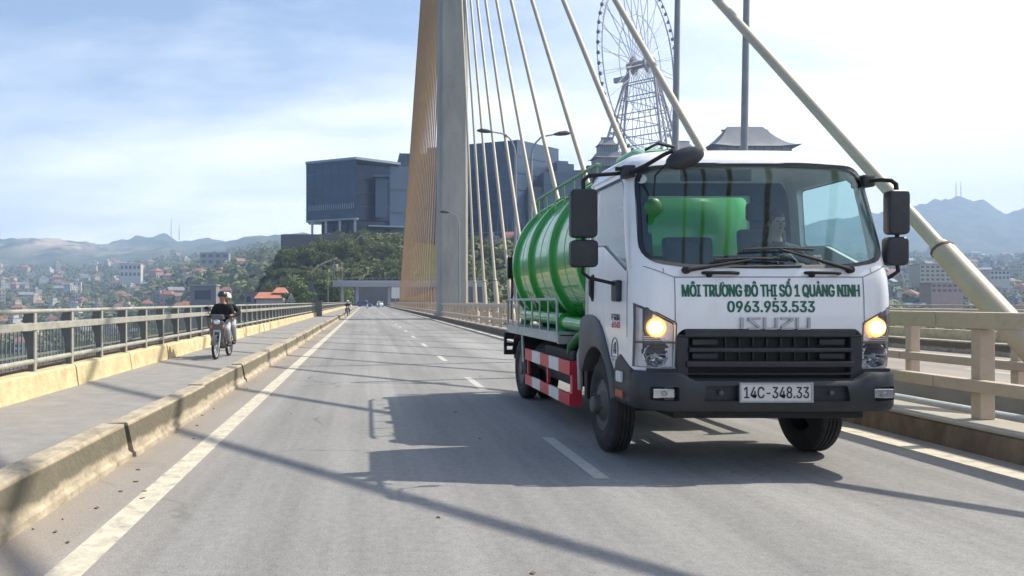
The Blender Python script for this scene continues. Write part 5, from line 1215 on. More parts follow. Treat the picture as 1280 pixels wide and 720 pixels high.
far_riders = [((-1.95, 77, 0), 'redbody', 'fender', 'shirt_blue', 'helmet_white', 'small dark motorbike at the kerb beside the far end of the pavement', 'rider in dark blue on the small motorbike by the far kerb'),
              ((0.2, 150, 0), 'w', 'whitepaint', 'shirt_black', 'helmet_dark', 'distant white motorbike approaching the underpass exit', 'rider in black on the distant white motorbike'),
              ((2.9, 172, 0), 'b', 'bluepaint', 'trousers', 'helmet_white', 'distant blue motorbike in the middle of the road', 'rider in pale clothes on the distant blue motorbike')]
for loc, _, pm_, sh, hat, l1, l2 in far_riders:
    make_motorbike(l1, loc, 0, M[pm_]); person(l2, loc, SIT, M[sh], M['hair'], hat=hat)

def make_car(label, loc, rz, mat, L_=4.2, H_=1.45):
    root = thing('car', label, 'car', loc, rz)
    b = MB(); b.prism(smooth_poly([(-L_/2, 0.35), (-L_/2, 0.80), (-L_/2+1.0, 0.95), (L_/2-0.1, 0.98), (L_/2, 0.80), (L_/2, 0.35)], 0.08), 'x', -0.86, 0.86); b.build('body', mat, root, bevel=0.04, smooth=40)
    b = MB(); b.prism([(-L_/2+0.95, 0.95), (-L_/2+1.65, H_), (L_/2-0.9, H_), (L_/2-0.2, 0.96)], 'x', -0.76, 0.76); b.build('roof', mat, root, bevel=0.04)
    b = MB(); b.prism([(-L_/2+1.03, 0.99), (-L_/2+1.64, H_-0.07), (L_/2-0.92, H_-0.07), (L_/2-0.3, 0.99)], 'x', -0.79, 0.79); b.rbox((0, -L_/2+1.27, 1.18), (1.36, 0.04, 0.50), rx=R(-35)); b.build('windows', M['glass_dark'], root)
    for s in (-1, 1):
        for yy in (-L_/2+0.8, L_/2-0.8):
            b = MB(); b.lathe([(0.18, s*0.70), (0.32, s*0.70), (0.32, s*0.88), (0.18, s*0.885), (0.0, s*0.87)], (0, yy, 0.32), 'x', 20); b.build('wheel', M['tyre'], root, smooth=40)
        b = MB(); b.ball((s*0.66, -L_/2+0.02, 0.70), (0.14, 0.05, 0.07), 10, 6); b.build('headlight', M['chrome'], root, smooth=60)
    return root
make_car('white car coming out from under the overpass', (3.6, 196, 0), 0, M['whitepaint'])
make_car('dark car waiting beside the overpass column', (8.4, 204, 0), R(60), M['fender'])
make_car('blue van stopped left of the overpass opening', (-0.6, 214, 0), R(70), M['bluepaint'], 4.6, 1.9)

# ------------------------------------------------------------------ overpass, far buildings
def at(px, Y): return (px-458)/924*Y
ov = thing('overpass', 'pale concrete overpass crossing above the far end of the road', 'bridge', (1.8, 228, 0))
b = MB(); b.box(-12, 34, -4, 4, 6.1, 7.3); b.build('deck', M['facade_conc'], ov)
b = MB(); b.box(-12, 34, -4.3, -4.05, 7.0, 7.9); b.build('parapet', M['facade_conc'], ov)
b = MB(); b.box(-12, 34, -4.25, -4.1, 8.6, 8.7)
for k in range(24): b.box(-12+2*k, -11.9+2*k, -4.25, -4.1, 7.9, 8.6)
b.build('hand_rail', M['rail_grey'], ov)
for x in (-9.2, -4.6, 5.2, 9.5, 20): b = MB(); b.box(x-0.45, x+0.45, -1, 1, -0.5, 6.1); b.build('column', M['facade_conc'], ov)
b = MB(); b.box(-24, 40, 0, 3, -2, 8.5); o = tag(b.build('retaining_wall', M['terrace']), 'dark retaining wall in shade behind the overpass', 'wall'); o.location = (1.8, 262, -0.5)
b = MB(); b.box(-0.9, 0.9, -0.05, 0.05, 2.2, 4.6); sgn = thing('road_sign', 'white road sign on a post at the right side of the far road', 'sign', (6.3, 160, 0)); b.build('panel', M['plate'], sgn)
b = MB(); b.tube([(0, 0.1, 0), (0, 0.1, 4.4)], 0.07, 8); b.build('post', M['lamp_post'], sgn)
lamp(-4.9, 150, 10.0, -1, 'grey lamp pole on the left edge at the far end of the railing', arm=1.4)
lamp(-8.2, 158, 9.2, 1, 'thin lamp pole left of the far end of the railing', arm=1.2)
cn = thing('footpath_canopy', 'pale arched canopy climbing the slope among the trees', 'canopy', (at(405, 250), 250, 0))
b = MB(); pts = [(-4.4, 0, 11.0), (-3.0, 0, 12.6), (0, 0, 14.4), (4.4, 0, 16.0)]
for i in range(3):
    (xa, _, za), (xb, _, zb) = pts[i], pts[i+1]; b.add([(xa, -1.5, za), (xb, -1.5, zb), (xb, 1.5, zb), (xa, 1.5, za), (xa, -1.5, za+0.4), (xb, -1.5, zb+0.4), (xb, 1.5, zb+0.4), (xa, 1.5, za+0.4)], [(0,3,2,1),(4,5,6,7),(0,1,5,4),(1,2,6,5),(2,3,7,6),(3,0,4,7)])
b.build('roof', M['wall_cream'], cn)
b = MB()
for x, z_ in ((-4, 11.2), (-1, 13.6), (3.5, 15.5)): b.box(x-0.15, x+0.15, -0.15, 0.15, -2, z_)
b.build('supports', M['wall_grey'], cn)

def facade_prism(root, name, poly, z0, z1, mat, rows=0, cols=0.0, line='facade_line', depth=0.14):
    """polygonal glass block with projecting mullions and floor bands"""
    b = MB(); b.prism(poly, 'z', z0, z1); b.build(name, M[mat], root)
    if rows or cols:
        b = MB(); n = len(poly); cx = sum(p[0] for p in poly)/n; cy = sum(p[1] for p in poly)/n
        for i in range(n):
            A = Vector(poly[i]); B_ = Vector(poly[(i+1) % n]); d_ = (B_-A); L_ = d_.length; t = d_/L_; nr = Vector((t.y, -t.x))
            if nr.dot((A+B_)/2 - Vector((cx, cy))) < 0: nr = -nr
            if nr.y > 0.3: continue
            for r_ in range(1, rows+1):
                z = z0 + (z1-z0)*r_/(rows+1); c = (A+B_)/2 + nr*depth*0.5; b.rbox((c.x, c.y, z), (L_, depth, 0.22), math.atan2(t.y, t.x))
            if cols:
                m_ = max(1, int(L_/cols))
                for k in range(m_+1):
                    c = A + t*L_*k/m_ + nr*depth*0.35; b.rbox((c.x, c.y, (z0+z1)/2), (0.14, depth*0.7, z1-z0), math.atan2(t.y, t.x))
        if b.v: b.build(name+'_mullions', M[line], root)
M['mull'] = pm('dark_mullions', (0.010, 0.034, 0.078), 0.35)
mu = thing('glass_building', 'dark blue glass building on pale columns on the hill left of the pylon', 'building', (0, 350, 30))
A_ = [(-29.4, 12), (-4.9, 0), (16.5, 14), (16.5, 40), (-29, 40)]
facade_prism(mu, 'glass_block', [(-29.4, 12), (-4.9, 0), (-4.9, 30), (-29.4, 30)], 11, 39.0, 'facade_blue', 4, 4.0, 'mull')
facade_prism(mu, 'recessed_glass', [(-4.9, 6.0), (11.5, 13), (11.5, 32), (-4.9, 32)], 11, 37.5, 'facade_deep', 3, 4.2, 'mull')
b = MB(); b.prism([(-29.9, 12), (-4.9, -0.5), (16.9, 14), (16.9, 36), (-29.9, 36)], 'z', 38.9, 40.0); b.build('roof_slab', M['facade_line'], mu)
b = MB(); b.prism([(-29.6, 12), (-4.9, -0.2), (-3.6, 0.6), (-3.6, 5), (-29.6, 15)], 'z', 10.4, 11.2); b.build('soffit', M['facade_line'], mu)
facade_prism(mu, 'grey_wing', [(11.5, 13), (22, 17), (22, 34), (11.5, 34)], 4, 38.2, 'facade_grey', 2, 0, 'mull')
facade_prism(mu, 'tall_wing', [(16.8, 26), (52, 30), (52, 50), (16.8, 50)], 2, 47.0, 'facade_blue', 8, 3.5, 'mull')
b = MB()
for k in range(22): b.rbox((-28.2+1.05*k*1.0, 11.2-0.514*k, 17.0), (0.35, 0.3, 2.6), R(-26))
b.build('louvre_band', M['facade_line'], mu)
for k in range(4):
    b = MB(); t = (0.12, 0.40, 0.68, 0.98)[k]; x = -29.4+24.5*t; y_ = 12-12*t+0.8; b.box(x-0.55, x+0.55, y_-0.5, y_+0.5, -1, 10.5); b.build('column', M['facade_conc'], mu)
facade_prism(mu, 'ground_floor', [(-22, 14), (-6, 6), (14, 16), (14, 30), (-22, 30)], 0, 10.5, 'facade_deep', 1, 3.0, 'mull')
b = MB(); b.prism([(1, 2), (20, 8), (20, 16), (1, 10)], 'z', 7.4, 8.0); b.build('entrance_canopy', M['facade_line'], mu)
b = MB(); b.box(3, 11, 2.0, 9, 31.0, 32.0); b.box(4.5, 9.8, 4.5, 12, 12, 31); b.build('inner_tower', M['facade_grey'], mu)
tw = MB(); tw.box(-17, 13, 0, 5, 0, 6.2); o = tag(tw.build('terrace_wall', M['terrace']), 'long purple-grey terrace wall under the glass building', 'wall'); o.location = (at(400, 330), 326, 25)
gh = thing('gabled_pavilion', 'small pavilion with pale gable roof in front of the glass building', 'pavilion', (at(452, 330), 330, 24))
b = MB(); b.box(-4.5, 4.5, 0, 6, 0, 3.4); b.build('wall', M['terrace'], gh)
b = MB(); b.prism([(-5.4, 3.2), (0, 7.4), (5.4, 3.2), (5.2, 2.9), (0, 6.8), (-5.2, 2.9)], 'y', -0.6, 6.5); b.build('roof', M['facade_conc'], gh)
g2 = thing('glass_tower', 'large blue-grey glass block behind the stay cables right of the pylon', 'building', (81, 400, 36))
facade_prism(g2, 'glass_block', [(-46, 21), (0, 0), (29, 25), (29, 50), (-46, 50)], 8, 53, 'facade_blue', 6, 4.6, 'mull')
facade_prism(g2, 'grey_side', [(0.4, -0.4), (29.4, 24.6), (29.4, 27), (0.4, 1)], 8, 53.2, 'facade_grey', 4, 0, 'mull')
facade_prism(g2, 'base_storey', [(-46, 19), (0, -3), (36, 24), (36, 50), (-46, 50)], -2, 8.5, 'facade_deep', 1, 2.6, 'facade_line')
g3 = thing('stepped_block', 'stepped slate-blue building beside the right edge of the glass block', 'building', (100, 396, 36))
for nm, x0, x1, y0, z1 in (('low_step', -12, 16, 6, 28), ('middle_step', -4, 16, 4, 36), ('high_step', 3.5, 10, 5, 42), ('top_step', 7, 14, 8, 41)):
    facade_prism(g3, nm, [(x0, y0), (x1, y0+2), (x1, y0+18), (x0, y0+18)], 0, z1, 'terrace' if nm == 'low_step' else 'facade_grey', 4, 0, 'mull')

# pagoda roofs by the wheel
def pagoda(label, loc, w_, d_, h_, tiers, name='pagoda_hall', slope=0.42):
    root = thing(name, label, 'temple hall', loc); z = 0; ww, dd = w_, d_
    for t in range(tiers):
        b = MB(); b.box(-ww*0.40, ww*0.40, -dd*0.40, dd*0.40, z, z+h_*0.5); b.build('wall', M['wall_grey'], root)
        for k in range(9): b = MB(); b.box(-ww*0.40+ww*0.8*k/8-0.3, -ww*0.40+ww*0.8*k/8+0.3, -dd*0.42, -dd*0.40, z, z+h_*0.5); b.build('pillar', M['roof_pagoda'], root)
        z += h_*0.5; rise = ww*slope*(0.5 if t < tiers-1 else 1.0); V = []; n = 12; F = []
        tops = 0.40 if t == tiers-1 else 0.62
        for k in range(7):
            u = k/6; sc = 1-(1-tops)*u; zz = z + rise*(u**1.7) ; 
            for cx_, cy_ in ((-1,-1), (-0.5,-1), (0,-1), (0.5,-1), (1,-1), (1,0), (1,1), (0.5,1), (0,1), (-0.5,1), (-1,1), (-1,0)):
                lift = 0.022*ww*(1-u)**2 if abs(cx_) == 1 and abs(cy_) == 1 else 0
                V.append((cx_*ww/2*sc, cy_*dd/2*(1-(1-(tops if t < tiers-1 else 0.02))*u), zz + lift))
        for k in range(6):
            for j in range(n): F.append((k*n+j, k*n+(j+1) % n, (k+1)*n+(j+1) % n, (k+1)*n+j))
        F.append(tuple(6*n+j for j in range(n))); F.append(tuple(range(n))[::-1]); b.add(V, F); 
        b = MB(); b.add(V, F); b.build('tiled_roof', M['roof_pagoda'], root, smooth=25)
        z += rise*0.8; ww *= 0.66; dd *= 0.66
    b = MB(); b.box(-ww*0.40, ww*0.40, -0.5, 0.5, z + w_*0.0, z + 1.2); b.build('ridge', M['roof_grey'], root)
    return root
pagoda('wide grey curved-roof hall showing above the truck cab roof', (at(931, 470), 470, 88), 56, 30, 19, 1, slope=0.27)
pagoda('tiered grey pagoda building at the foot of the wheel', (at(758, 455), 455, 84), 19, 14, 10, 2)
pagoda('smaller grey hall right of the wheel legs', (at(852, 460), 460, 88), 18, 14, 12, 1)

# giant wheel
wc = Vector((at(801, 480), 480, 155.5)); Dv = Vector((0.70, 0.714, 0)); Nv = Vector((0.714, -0.70, 0))
wh = thing('ferris_wheel', 'giant pale steel observation wheel standing behind the truck', 'ferris wheel', (wc.x, wc.y, 85))
hub = Vector((0, 0, wc.z-85)); RW_ = 56.5
def wp(a, r_, off=0.0): return hub + Dv*(r_*math.cos(a)) + Vector((0, 0, r_*math.sin(a))) + Nv*off
for off in (-1.6, 1.6):
    b = MB(); b.tube([wp(2*PI*k/72, RW_, off) for k in range(73)], 0.30, 5, caps=False); b.build('outer_rim', M['wheel_steel'], wh)
b = MB(); b.tube([wp(2*PI*k/72, RW_-3.2) for k in range(73)], 0.22, 5, caps=False); b.build('inner_rim', M['wheel_steel'], wh)
b = MB(); b.tube([wp(2*PI*k/60, RW_*0.55) for k in range(61)], 0.22, 4, caps=False); b.build('spoke_ring', M['wheel_steel'], wh)
b = MB()
for k in range(72):
    a = 2*PI*k/72; a2 = 2*PI*(k+0.5)/72
    for off in (-1.6, 1.6): b.tube([wp(a, RW_, off), wp(a2, RW_-3.2)], 0.10, 3, caps=False); b.tube([wp(a2, RW_-3.2), wp(a+2*PI/72, RW_, off)], 0.10, 3, caps=False)
b.build('rim_lattice', M['wheel_steel'], wh)
for k in range(24):
    a = 2*PI*k/24+0.05
    b = MB(); b.tube([wp(a, 3, -4.5), wp(a-0.02, RW_-3.2, 0)], 0.22, 4, caps=False); b.tube([wp(a, 3, 4.5), wp(a+0.02, RW_-3.2, 0)], 0.22, 4, caps=False); b.tube([wp(a, RW_*0.55, -2.0), wp(a, RW_*0.55, 2.0)], 0.1, 4, caps=False); tag(b.build('spoke', M['wheel_steel'], wh), kind=None)
b = MB(); b.tube([hub-Nv*9, hub+Nv*9], 2.6, 20); b.tube([hub-Nv*5.2, hub-Nv*4.4], 6.0, 28); b.tube([hub+Nv*4.4, hub+Nv*5.2], 6.0, 28); b.build('hub', M['wheel_steel'], wh, smooth=40)
b = MB(); c = hub + Nv*-13 + Vector((0, 0, -7)); b.rbox(c, (10, 3, 3), math.atan2(Nv.y, Nv.x)); b.build('service_platform', M['wheel_steel'], wh)
gm = MB(); gm.ball((0, 0, 0), (1.1, 1.1, 1.3), 10, 8); gm = gm.mesh('gondola', M['cabin'], smooth=60)
for k in range(60):
    a = 2*PI*k/60; p = wp(a, RW_+2.0); o = link('gondola', gm, wh); o.location = p
    b = MB(); b.tube([wp(a, RW_, -1.6), p, wp(a, RW_, 1.6)], 0.14, 4); b.build('gondola_arm', M['wheel_steel'], wh)
for sn in (-1, 1):
    top = hub + Nv*sn*8.0
    for q, w2 in ((-13, 0.85), (-5, 0.6), (5, 0.6), (13, 0.85)):
        foot = hub + Nv*sn*22 + Dv*q*1.3; foot.z = 0
        b = MB(); b.tube([top, foot], [w2*0.8, w2], 8); b.build('leg', M['wheel_steel'], wh, smooth=50)
b = MB()
for zf in (0.22, 0.38, 0.54, 0.70, 0.84):
    zz = hub.z*zf; t = 1-zf
    q_ = []
    for sn in (-1, 1):
        for q in (-13, 13): p = hub + Nv*sn*(8+14*t) + Dv*q*1.3*t; p.z = zz; q_.append(p)
    for i, j in ((0, 1), (2, 3), (0, 2), (1, 3)): b.tube([q_[i], q_[j]], 0.38, 5)
    t2 = 1-(zf-0.16)
    for sn in (-1, 1):
        p = hub + Nv*sn*(8+14*t) + Dv*-13*1.3*t; p.z = zz; p2 = hub + Nv*sn*(8+14*t2) + Dv*13*1.3*t2; p2.z = hub.z*(zf-0.16); b.tube([p, p2], 0.22, 4)
    pa = q_[0]; pb = hub + Nv*(8+14*t2) + Dv*-13*1.3*t2; pb.z = hub.z*(zf-0.16); b.tube([pa, pb], 0.22, 4)
b.build('leg_bracing', M['wheel_steel'], wh)

# radio masts on the far hills
def mast(label, px, Y, z0, z1, w_=1.3):
    root = thing('radio_mast', label, 'mast', (at(px, Y), Y, z0)); h_ = z1-z0
    for k in range(4):
        cx_, cy_ = ((-1,-1),(1,-1),(1,1),(-1,1))[k]; b = MB(); b.tube([(cx_*w_*1.4, cy_*w_*1.4, -12), (cx_*w_*0.4, cy_*w_*0.4, h_)], 0.8, 4); b.build('corner_leg', M['mast_red'], root)
    b = MB()
    for k in range(10):
        z = h_*k/10; s = w_*(1.4-1.0*k/10); b.box(-s, s, -s, s, z, z+1.2)
    b.build('cross_frames', M['mast_red'], root)
mast('taller thin radio mast on the left blue hill', 214, 4150, 372, 468)
mast('shorter radio mast just right of the tall one on the left hill', 224, 4150, 355, 430)
mast('left one of the two masts on the right mountain top', 1195, 4100, 575, 668)
mast('right one of the two masts on the right mountain top', 1201, 4100, 575, 664)

# ------------------------------------------------------------------ houses
WALLS = {'white': 'wall_white', 'cream': 'wall_cream', 'grey': 'wall_grey', 'pink': 'wall_pink'}
def house_mesh(w_, d_, h_, roof, wall, roofm, seed):
    rr = random.Random(seed); b = MB(); b.box(-w_/2, w_/2, -d_/2, d_/2, -12, h_, 0)
    fl = max(1, int(h_/3.2))
    for f in range(fl):
        z = 1.0 + f*3.2
        for fx, n_ in (('f', max(2, int(w_/2.8))), ('r', max(2, int(d_/3.2))), ('l', max(2, int(d_/3.2)))):
            for k in range(n_):
                if rr.random() < 0.12: continue
                if fx == 'f': u = -w_/2 + w_*(k+0.5)/n_; b.box(u-0.6, u+0.6, -d_/2-0.06, -d_/2+0.02, z, z+1.5, 2)
                elif fx == 'r': u = -d_/2 + d_*(k+0.5)/n_; b.box(w_/2-0.02, w_/2+0.06, u-0.6, u+0.6, z, z+1.5, 2)
                else: u = -d_/2 + d_*(k+0.5)/n_; b.box(-w_/2-0.06, -w_/2+0.02, u-0.6, u+0.6, z, z+1.5, 2)
        if f and rr.random() < 0.5: b.box(-w_/2-0.1, w_/2+0.1, -d_/2-1.1, -d_/2-0.07, z-1.1, z-0.9, 0)
    if roof == 'gable':
        b.add([(-w_/2-0.6, -d_/2-0.6, h_), (w_/2+0.6, -d_/2-0.6, h_), (w_/2+0.6, d_/2+0.6, h_), (-w_/2-0.6, d_/2+0.6, h_), (-w_/2-0.6, 0, h_+d_*0.32), (w_/2+0.6, 0, h_+d_*0.32)], [(0,1,5,4), (2,3,4,5), (0,4,3), (1,2,5), (3,2,1,0)], 1)
    elif roof == 'hip':
        b.add([(-w_/2-0.7, -d_/2-0.7, h_), (w_/2+0.7, -d_/2-0.7, h_), (w_/2+0.7, d_/2+0.7, h_), (-w_/2-0.7, d_/2+0.7, h_), (-w_/6, 0, h_+d_*0.30), (w_/6, 0, h_+d_*0.30)], [(0,1,5,4), (2,3,4,5), (0,4,3), (1,2,5), (3,2,1,0)], 1)
    else:
        b.box(-w_/2-0.3, w_/2+0.3, -d_/2-0.3, d_/2+0.3, h_+0.01, h_+0.5, 1); b.box(-w_/4, w_/8, -d_/4, d_/4, h_+0.5, h_+2.8, 0)
        if rr.random() < 0.7: b.lathe([(0.8, h_+2.81), (0.8, h_+4.3)], (0, 0, 0), 'z', 8, 1)
    return b.mesh('house', [M[wall], M[roofm], M['window_dark']])
KINDS = []
for i, (wd, dp, ht, rf, wl, rm, txt) in enumerate([
    (9, 10, 7, 'gable', 'wall_white', 'roof_red', 'white house with a red gable roof'), (8, 11, 10.5, 'flat', 'wall_white', 'roof_grey', 'narrow white flat-roofed house'),
    (12, 10, 6.5, 'hip', 'wall_cream', 'roof_red', 'cream house with a red hipped roof'), (7, 12, 13, 'flat', 'wall_cream', 'roof_grey', 'tall narrow cream house'),
    (14, 9, 5.5, 'gable', 'wall_grey', 'roof_grey', 'low grey house with a sheet roof'), (9, 12, 10, 'flat', 'wall_grey', 'roof_grey', 'grey flat-roofed house'),
    (11, 10, 9.5, 'hip', 'wall_pink', 'roof_red', 'pink house with a red hipped roof'), (16, 11, 16, 'flat', 'wall_white', 'roof_grey', 'broad white apartment block'),
    (8, 9, 7, 'gable', 'wall_cream', 'roof_brown', 'small cream house with a brown gable roof')]):
    KINDS.append((house_mesh(wd, dp, ht, rf, wl, rm, i), txt))
rh = random.Random(11); placed = []
def scatter_houses(n, pxr, Yr, region, minz=-44.5, smin=0.9, smax=1.4):
    k = 0; tries = 0
    while k < n and tries < n*40:
        tries += 1; Y = rh.uniform(*Yr)**1.0; px = rh.uniform(*pxr); x = at(px, Y); z = terrain_z(x, Y)
        if z < minz: continue
        if any((x-a)**2 + (Y-b_)**2 < 15**2 for a, b_ in placed): continue
        placed.append((x, Y)); me, txt = KINDS[rh.randrange(len(KINDS))]
        if 'broad' in txt and rh.random() < 0.65: me, txt = KINDS[rh.choice((2, 4, 5, 6, 8))]
        o = link('house', me); o.location = (x, Y, z); o.rotation_euler = (0, 0, rh.uniform(-0.7, 0.7)); s = rh.uniform(smin, smax); o.scale = (s, s, s*rh.uniform(0.9, 1.2))
        tag(o, f'{txt} {region}', 'house', f'{txt} {region}'[:110]); k += 1
scatter_houses(80, (-40, 300), (640, 1250), 'in the town beyond the left railing')
scatter_houses(50, (-40, 240), (1250, 2300), 'far off below the left hills', smin=1.2, smax=2.0)
scatter_houses(60, (1090, 1300), (560, 1300), 'in the town behind the right railing', smin=0.9, smax=1.5)
scatter_houses(26, (1090, 1300), (1300, 2300), 'high on the slope below the right mountain', smin=1.2, smax=2.0)
scatter_houses(7, (340, 425), (284, 318), 'half hidden among the trees below the glass building', smin=0.32, smax=0.45)
scatter_houses(14, (596, 735), (330, 480), 'on the slope behind the stay cables', smin=0.5, smax=0.8)

def block(label, px0, px1, ytop, ybase, Y, wall, roofm, depth=12, rows=3, cols=6, cat='building', name='building', deep=25, rot=0.0):
    x0, x1 = at(px0, Y), at(px1, Y); z1 = 1.5+(377-ytop)*Y/924; z0 = 1.5+(377-ybase)*Y/924; w_ = x1-x0; h_ = z1-z0
    root = thing(name, label, cat, ((x0+x1)/2, Y, z0), rot)
    b = MB(); b.box(-w_/2, w_/2, 0, depth, -deep, h_); b.build('wall', M[wall], root)
    b = MB(); b.box(-w_/2-0.4, w_/2+0.4, -0.4, depth+0.4, h_+0.01, h_+0.6); b.build('roof', M[roofm], root)
    wm = MB(); wm.box(-w_/cols*0.3, w_/cols*0.3, -0.12, 0.05, 0, h_/rows*0.5); wm = wm.mesh('window', M['window_dark'])
    for r_ in range(rows):
        for c_ in range(cols):
            o = link('window', wm, root); o.location = (-w_/2+w_*(c_+0.5)/cols, 0, h_*(r_+0.25)/rows)
    return root, w_, h_
block('white block of flats with dark roof storey in the left town', 150, 176, 330, 347, 1320, 'wall_white', 'roof_grey', 14, 2, 5, deep=12)
block('dark long building on the ridge below the left blue hill', 250, 286, 316, 331, 1050, 'wall_grey', 'roof_grey', 14, 2, 4)
r_, w_, h_ = block('plain grey concrete block rising beyond the left railing', 237, 270, 357, 380, 400, 'wall_grey', 'wall_white', 10, 1, 1, deep=40)
r_, w_, h_ = block('long low grey hall under the orange temple roof', 306, 345, 367, 381, 262, 'wall_grey', 'roof_grey', 8, 1, 4, deep=30)
block('cream building of several storeys above the town behind the right railing', 1150, 1188, 331, 352, 700, 'wall_cream', 'roof_grey', 14, 4, 6)
block('long pale pink roofed building behind the right railing', 1164, 1204, 354, 366, 560, 'wall_pink', 'roof_orange', 12, 2, 6)
block('pale house row high beside the thick cable foot', 1238, 1262, 338, 350, 800, 'wall_white', 'roof_grey', 12, 2, 5)
block('pale apartment house behind the cables right of the pylon', 612, 652, 299, 330, 372, 'wall_cream', 'roof_orange', 10, 4, 6)
block('grey building with white rows of balconies left of the wheel foot', 700, 738, 214, 236, 470, 'wall_grey', 'roof_grey', 14, 3, 6, deep=30)
block('broad dark podium building below the wheel', 735, 795, 208, 232, 452, 'terrace', 'roof_grey', 14, 3, 8, deep=30)
tp = thing('temple_roof_house', 'small temple with orange tiled roofs left of the railing end', 'temple', (at(337, 240), 240, 0))
b = MB(); b.box(-4.3, 4.3, 0, 6, -34, 2.6); b.build('wall', M['wall_white'], tp)
for x0, x1, z, h_, y0 in ((-5.0, 4.2, 2.6, 2.0, -1), (0.6, 5.6, 4.4, 1.8, 1)):
    b = MB(); b.add([(x0, y0, z), (x1, y0, z), (x1, y0+7, z), (x0, y0+7, z), (x0+1.2, y0+3.5, z+h_), (x1-1.2, y0+3.5, z+h_), (x0, y0, z-0.25), (x1, y0, z-0.25), (x1, y0+7, z-0.25), (x0, y0+7, z-0.25)], [(0,1,5,4), (2,3,4,5), (0,4,3), (1,2,5), (6,7,1,0), (7,8,2,1), (8,9,3,2), (9,6,0,3), (9,8,7,6)]); b.build('roof', M['roof_orange'], tp)
b = MB(); b.box(5.6, 8.0, 0, 3, -30, 1.2); b.prism([(5.4, 1.2), (8.2, 1.2), (6.8, 4.2)], 'y', 0, 3); b.build('white_gate', M['wall_white'], tp)

# ------------------------------------------------------------------ trees
def crown_mesh(seed, mat, n=950, leaf=0.46):
    rr = random.Random(seed); V = []; F = []
    cl = []
    for k in range(11):
        a = rr.uniform(0, 2*PI); q = rr.uniform(0, 2.1); cl.append((Vector((q*math.cos(a), q*math.sin(a), rr.uniform(2.6, 6.2)-q*0.35)), rr.uniform(0.8, 1.5)))
    for k in range(n):
        c, r_ = cl[rr.randrange(len(cl))]; d_ = Vector((rr.gauss(0, 1), rr.gauss(0, 1), rr.gauss(0, 0.8))).normalized()
        p = c + d_*r_*rr.uniform(0.55, 1.05); nrm = (d_ + Vector((rr.uniform(-.6, .6), rr.uniform(-.6, .6), rr.uniform(-.2, .8)))).normalized()
        u = nrm.orthogonal().normalized(); v = nrm.cross(u); s = leaf*rr.uniform(0.5, 1.1); a = rr.uniform(0, PI); u, v = u*math.cos(a)+v*math.sin(a), v*math.cos(a)-u*math.sin(a)
        b_ = len(V); V += [p-u*s*0.5, p+v*s*0.32, p+u*s*0.5, p-v*s*0.32]; F.append((b_, b_+1, b_+2, b_+3))
    me = bpy.data.meshes.new('crown'); me.from_pydata([tuple(p) for p in V], [], F); me.materials.append(M[mat]); return me
def trunk_mesh(seed):
    rr = random.Random(seed); b = MB(); b.tube([(0, 0, -1.5), (0.05, 0, 1.5), (rr.uniform(-.2, .2), rr.uniform(-.2, .2), 3.6)], [0.26, 0.2, 0.10], 6)
    for k in range(4): a = rr.uniform(0, 2*PI); b.tube([(0, 0, 1.6+0.4*k), (1.2*math.cos(a), 1.2*math.sin(a), 3.4+0.4*k)], [0.10, 0.04], 5)
    return b.mesh('trunk', M['bark'])
CR_ = [crown_mesh(s, 'leaf_a' if s % 3 else 'leaf_b') for s in range(1, 9)]; TRK = [trunk_mesh(s) for s in range(4)]
rt = random.Random(5); NT = 0
def tree(x, y_, z, s, label, group, kinds=None):
    global NT; NT += 1
    root = thing('tree', label, 'tree', (x, y_, z), rt.uniform(0, 6.28), group); root.scale = (s*rt.uniform(0.9, 1.25), s*rt.uniform(0.9, 1.25), s*rt.uniform(0.85, 1.15))
    me = CR_[rt.choice(kinds) if kinds else rt.randrange(len(CR_))]; link('crown', me, root); link('trunk', TRK[rt.randrange(4)], root)
def scatter_trees(n, pxr, Yr, s, label, group, kinds=None, zmin=-30, avoid=None):
    k = 0; tr = 0
    while k < n and tr < n*30:
        tr += 1; Y = rt.uniform(*Yr); px = rt.uniform(*pxr); x = at(px, Y); z = terrain_z(x, Y)
        if z < zmin or (avoid and avoid(px, Y)): continue
        tree(x, Y, z-0.4, rt.uniform(*s), label, group, kinds); k += 1
for k in range(9):
    px = 372+rt.uniform(0, 56); Y = rt.uniform(236, 250); x = at(px, Y); tree(x, Y, -3.0+rt.uniform(-2, 1.5)-(428-px)*0.03, rt.uniform(1.8, 2.3), 'bright green bushy tree just past the end of the left railing', 'bright trees past the left railing end', [2, 5])
scatter_trees(100, (326, 512), (266, 338), (0.75, 1.35), 'dark green tree on the slope below the dark glass building', 'trees on the slope below the glass building', zmin=-14, avoid=lambda px, Y: Y < 285 and px > 428)
scatter_trees(16, (352, 470), (308, 323), (1.4, 1.9), 'tree standing close in front of the grey terrace wall', 'trees in front of the terrace wall', zmin=5)
scatter_trees(55, (585, 735), (268, 392), (0.7, 1.3), 'dark green tree on the slope seen between the near stay cables', 'trees seen between the stay cables', avoid=lambda px, Y: Y > 360 and 600 < px < 665)
scatter_trees(60, (165, 330), (560, 1000), (1.4, 2.4), 'green tree on the wooded hill left of the temple roofs', 'trees on the wooded left hill', zmin=-44)
scatter_trees(36, (-30, 170), (620, 1100), (1.3, 2.2), 'green tree among the houses beyond the left railing', 'trees in the left town', zmin=-44)
scatter_trees(34, (1090, 1300), (470, 1000), (1.2, 2.1), 'green tree among the houses behind the right railing', 'trees in the right town', zmin=-44)
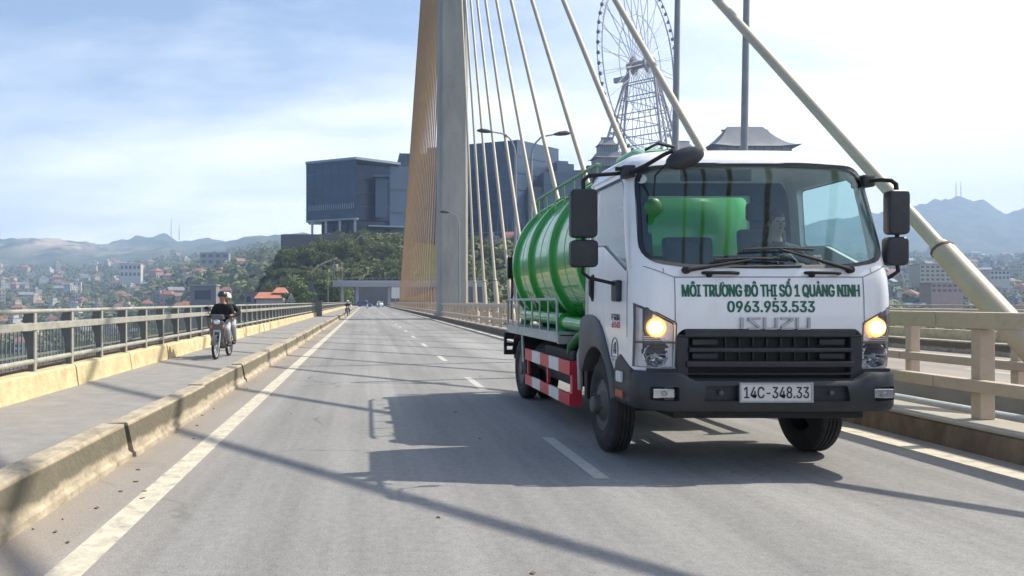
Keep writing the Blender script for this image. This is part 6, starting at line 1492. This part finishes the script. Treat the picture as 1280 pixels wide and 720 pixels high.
def woodland(name, label, n, pxr, Yr, s, seed, zmin=-43, avoid=None):
    rr = random.Random(seed); V = []; F = []
    k = 0; tr = 0
    while k < n and tr < n*20:
        tr += 1; Y = rr.uniform(*Yr); px = rr.uniform(*pxr); x = at(px, Y); z = terrain_z(x, Y)
        if z < zmin or (avoid and avoid(px, Y)): continue
        k += 1; sc = rr.uniform(*s)
        for q in range(26):
            d_ = Vector((rr.gauss(0, 1), rr.gauss(0, 1), abs(rr.gauss(0, 0.8)))).normalized(); p = Vector((x, Y, z+sc*0.3)) + Vector((d_.x*sc*0.7, d_.y*sc*0.7, d_.z*sc*0.8))
            nrm = (d_ + Vector((rr.uniform(-.5, .5), rr.uniform(-.5, .5), rr.uniform(0, .6)))).normalized(); u = nrm.orthogonal().normalized(); v = nrm.cross(u); ss = sc*rr.uniform(0.25, 0.5)
            b_ = len(V); V += [tuple(p-u*ss), tuple(p+v*ss*0.8), tuple(p+u*ss), tuple(p-v*ss*0.8)]; F.append((b_, b_+1, b_+2, b_+3))
    me = bpy.data.meshes.new(name); me.from_pydata(V, [], F); me.materials.append(M['leaf_a']); tag(link(name, me), label, 'woodland', kind='stuff')
woodland('woodland', 'distant woodland covering the left hills and gaps between houses', 2600, (-80, 350), (620, 2400), (5, 11), 31)
woodland('undergrowth', 'dense undergrowth under the trees on the museum slope', 1500, (318, 515), (262, 345), (1.6, 3.6), 32, -20, lambda px, Y: Y < 290 and px > 424)
woodland('scrub', 'green scrub on the slope right of the pylon', 1300, (580, 1000), (262, 520), (1.8, 4.0), 33, -25, lambda px, Y: (Y > 395 and px < 700))
woodland('town_greenery', 'distant greenery between the houses of the right town', 1500, (1040, 1340), (480, 2400), (5, 10), 34)

# small litter along the left kerb
b = MB(); rl = random.Random(9)
for k in range(34):
    x = rl.choice([-2.22+abs(rl.gauss(0, 0.25)), rl.uniform(-2.2, 3.5)]) if k % 3 else -2.2+abs(rl.gauss(0, 0.3)); y_ = rl.uniform(3.6, 22); s = rl.uniform(0.006, 0.022)
    b.rbox((x, y_, 0.004), (s*2, s*1.2, 0.008), rl.uniform(0, 3), 0, rl.uniform(-.2, .2))
tag(b.build('litter', pm('dry_leaf_litter', (0.15, 0.10, 0.07), 0.9, var=0.4, scale=3, world=True)), 'dry leaf bits and grit scattered along the left kerb', 'litter', kind='stuff')

# ------------------------------------------------------------------ haze: one closed box of air
hm = bpy.data.materials.new('haze_air'); hm.use_nodes = True; N = hm.node_tree.nodes; N.clear()
ho = N.new('ShaderNodeOutputMaterial'); pv = N.new('ShaderNodeVolumePrincipled'); pv.inputs['Color'].default_value = (0.52, 0.70, 1.0, 1); pv.inputs['Density'].default_value = 0.00023; pv.inputs['Anisotropy'].default_value = 0.0
hm.node_tree.links.new(pv.outputs[0], ho.inputs['Volume'])
b = MB(); b.box(-7100, 9100, -2100, 4640, -49, 715); o = b.build('haze', hm); o['kind'] = 'stuff'; o['label'] = 'pale blue haze lying over the whole bay'; o['category'] = 'haze'
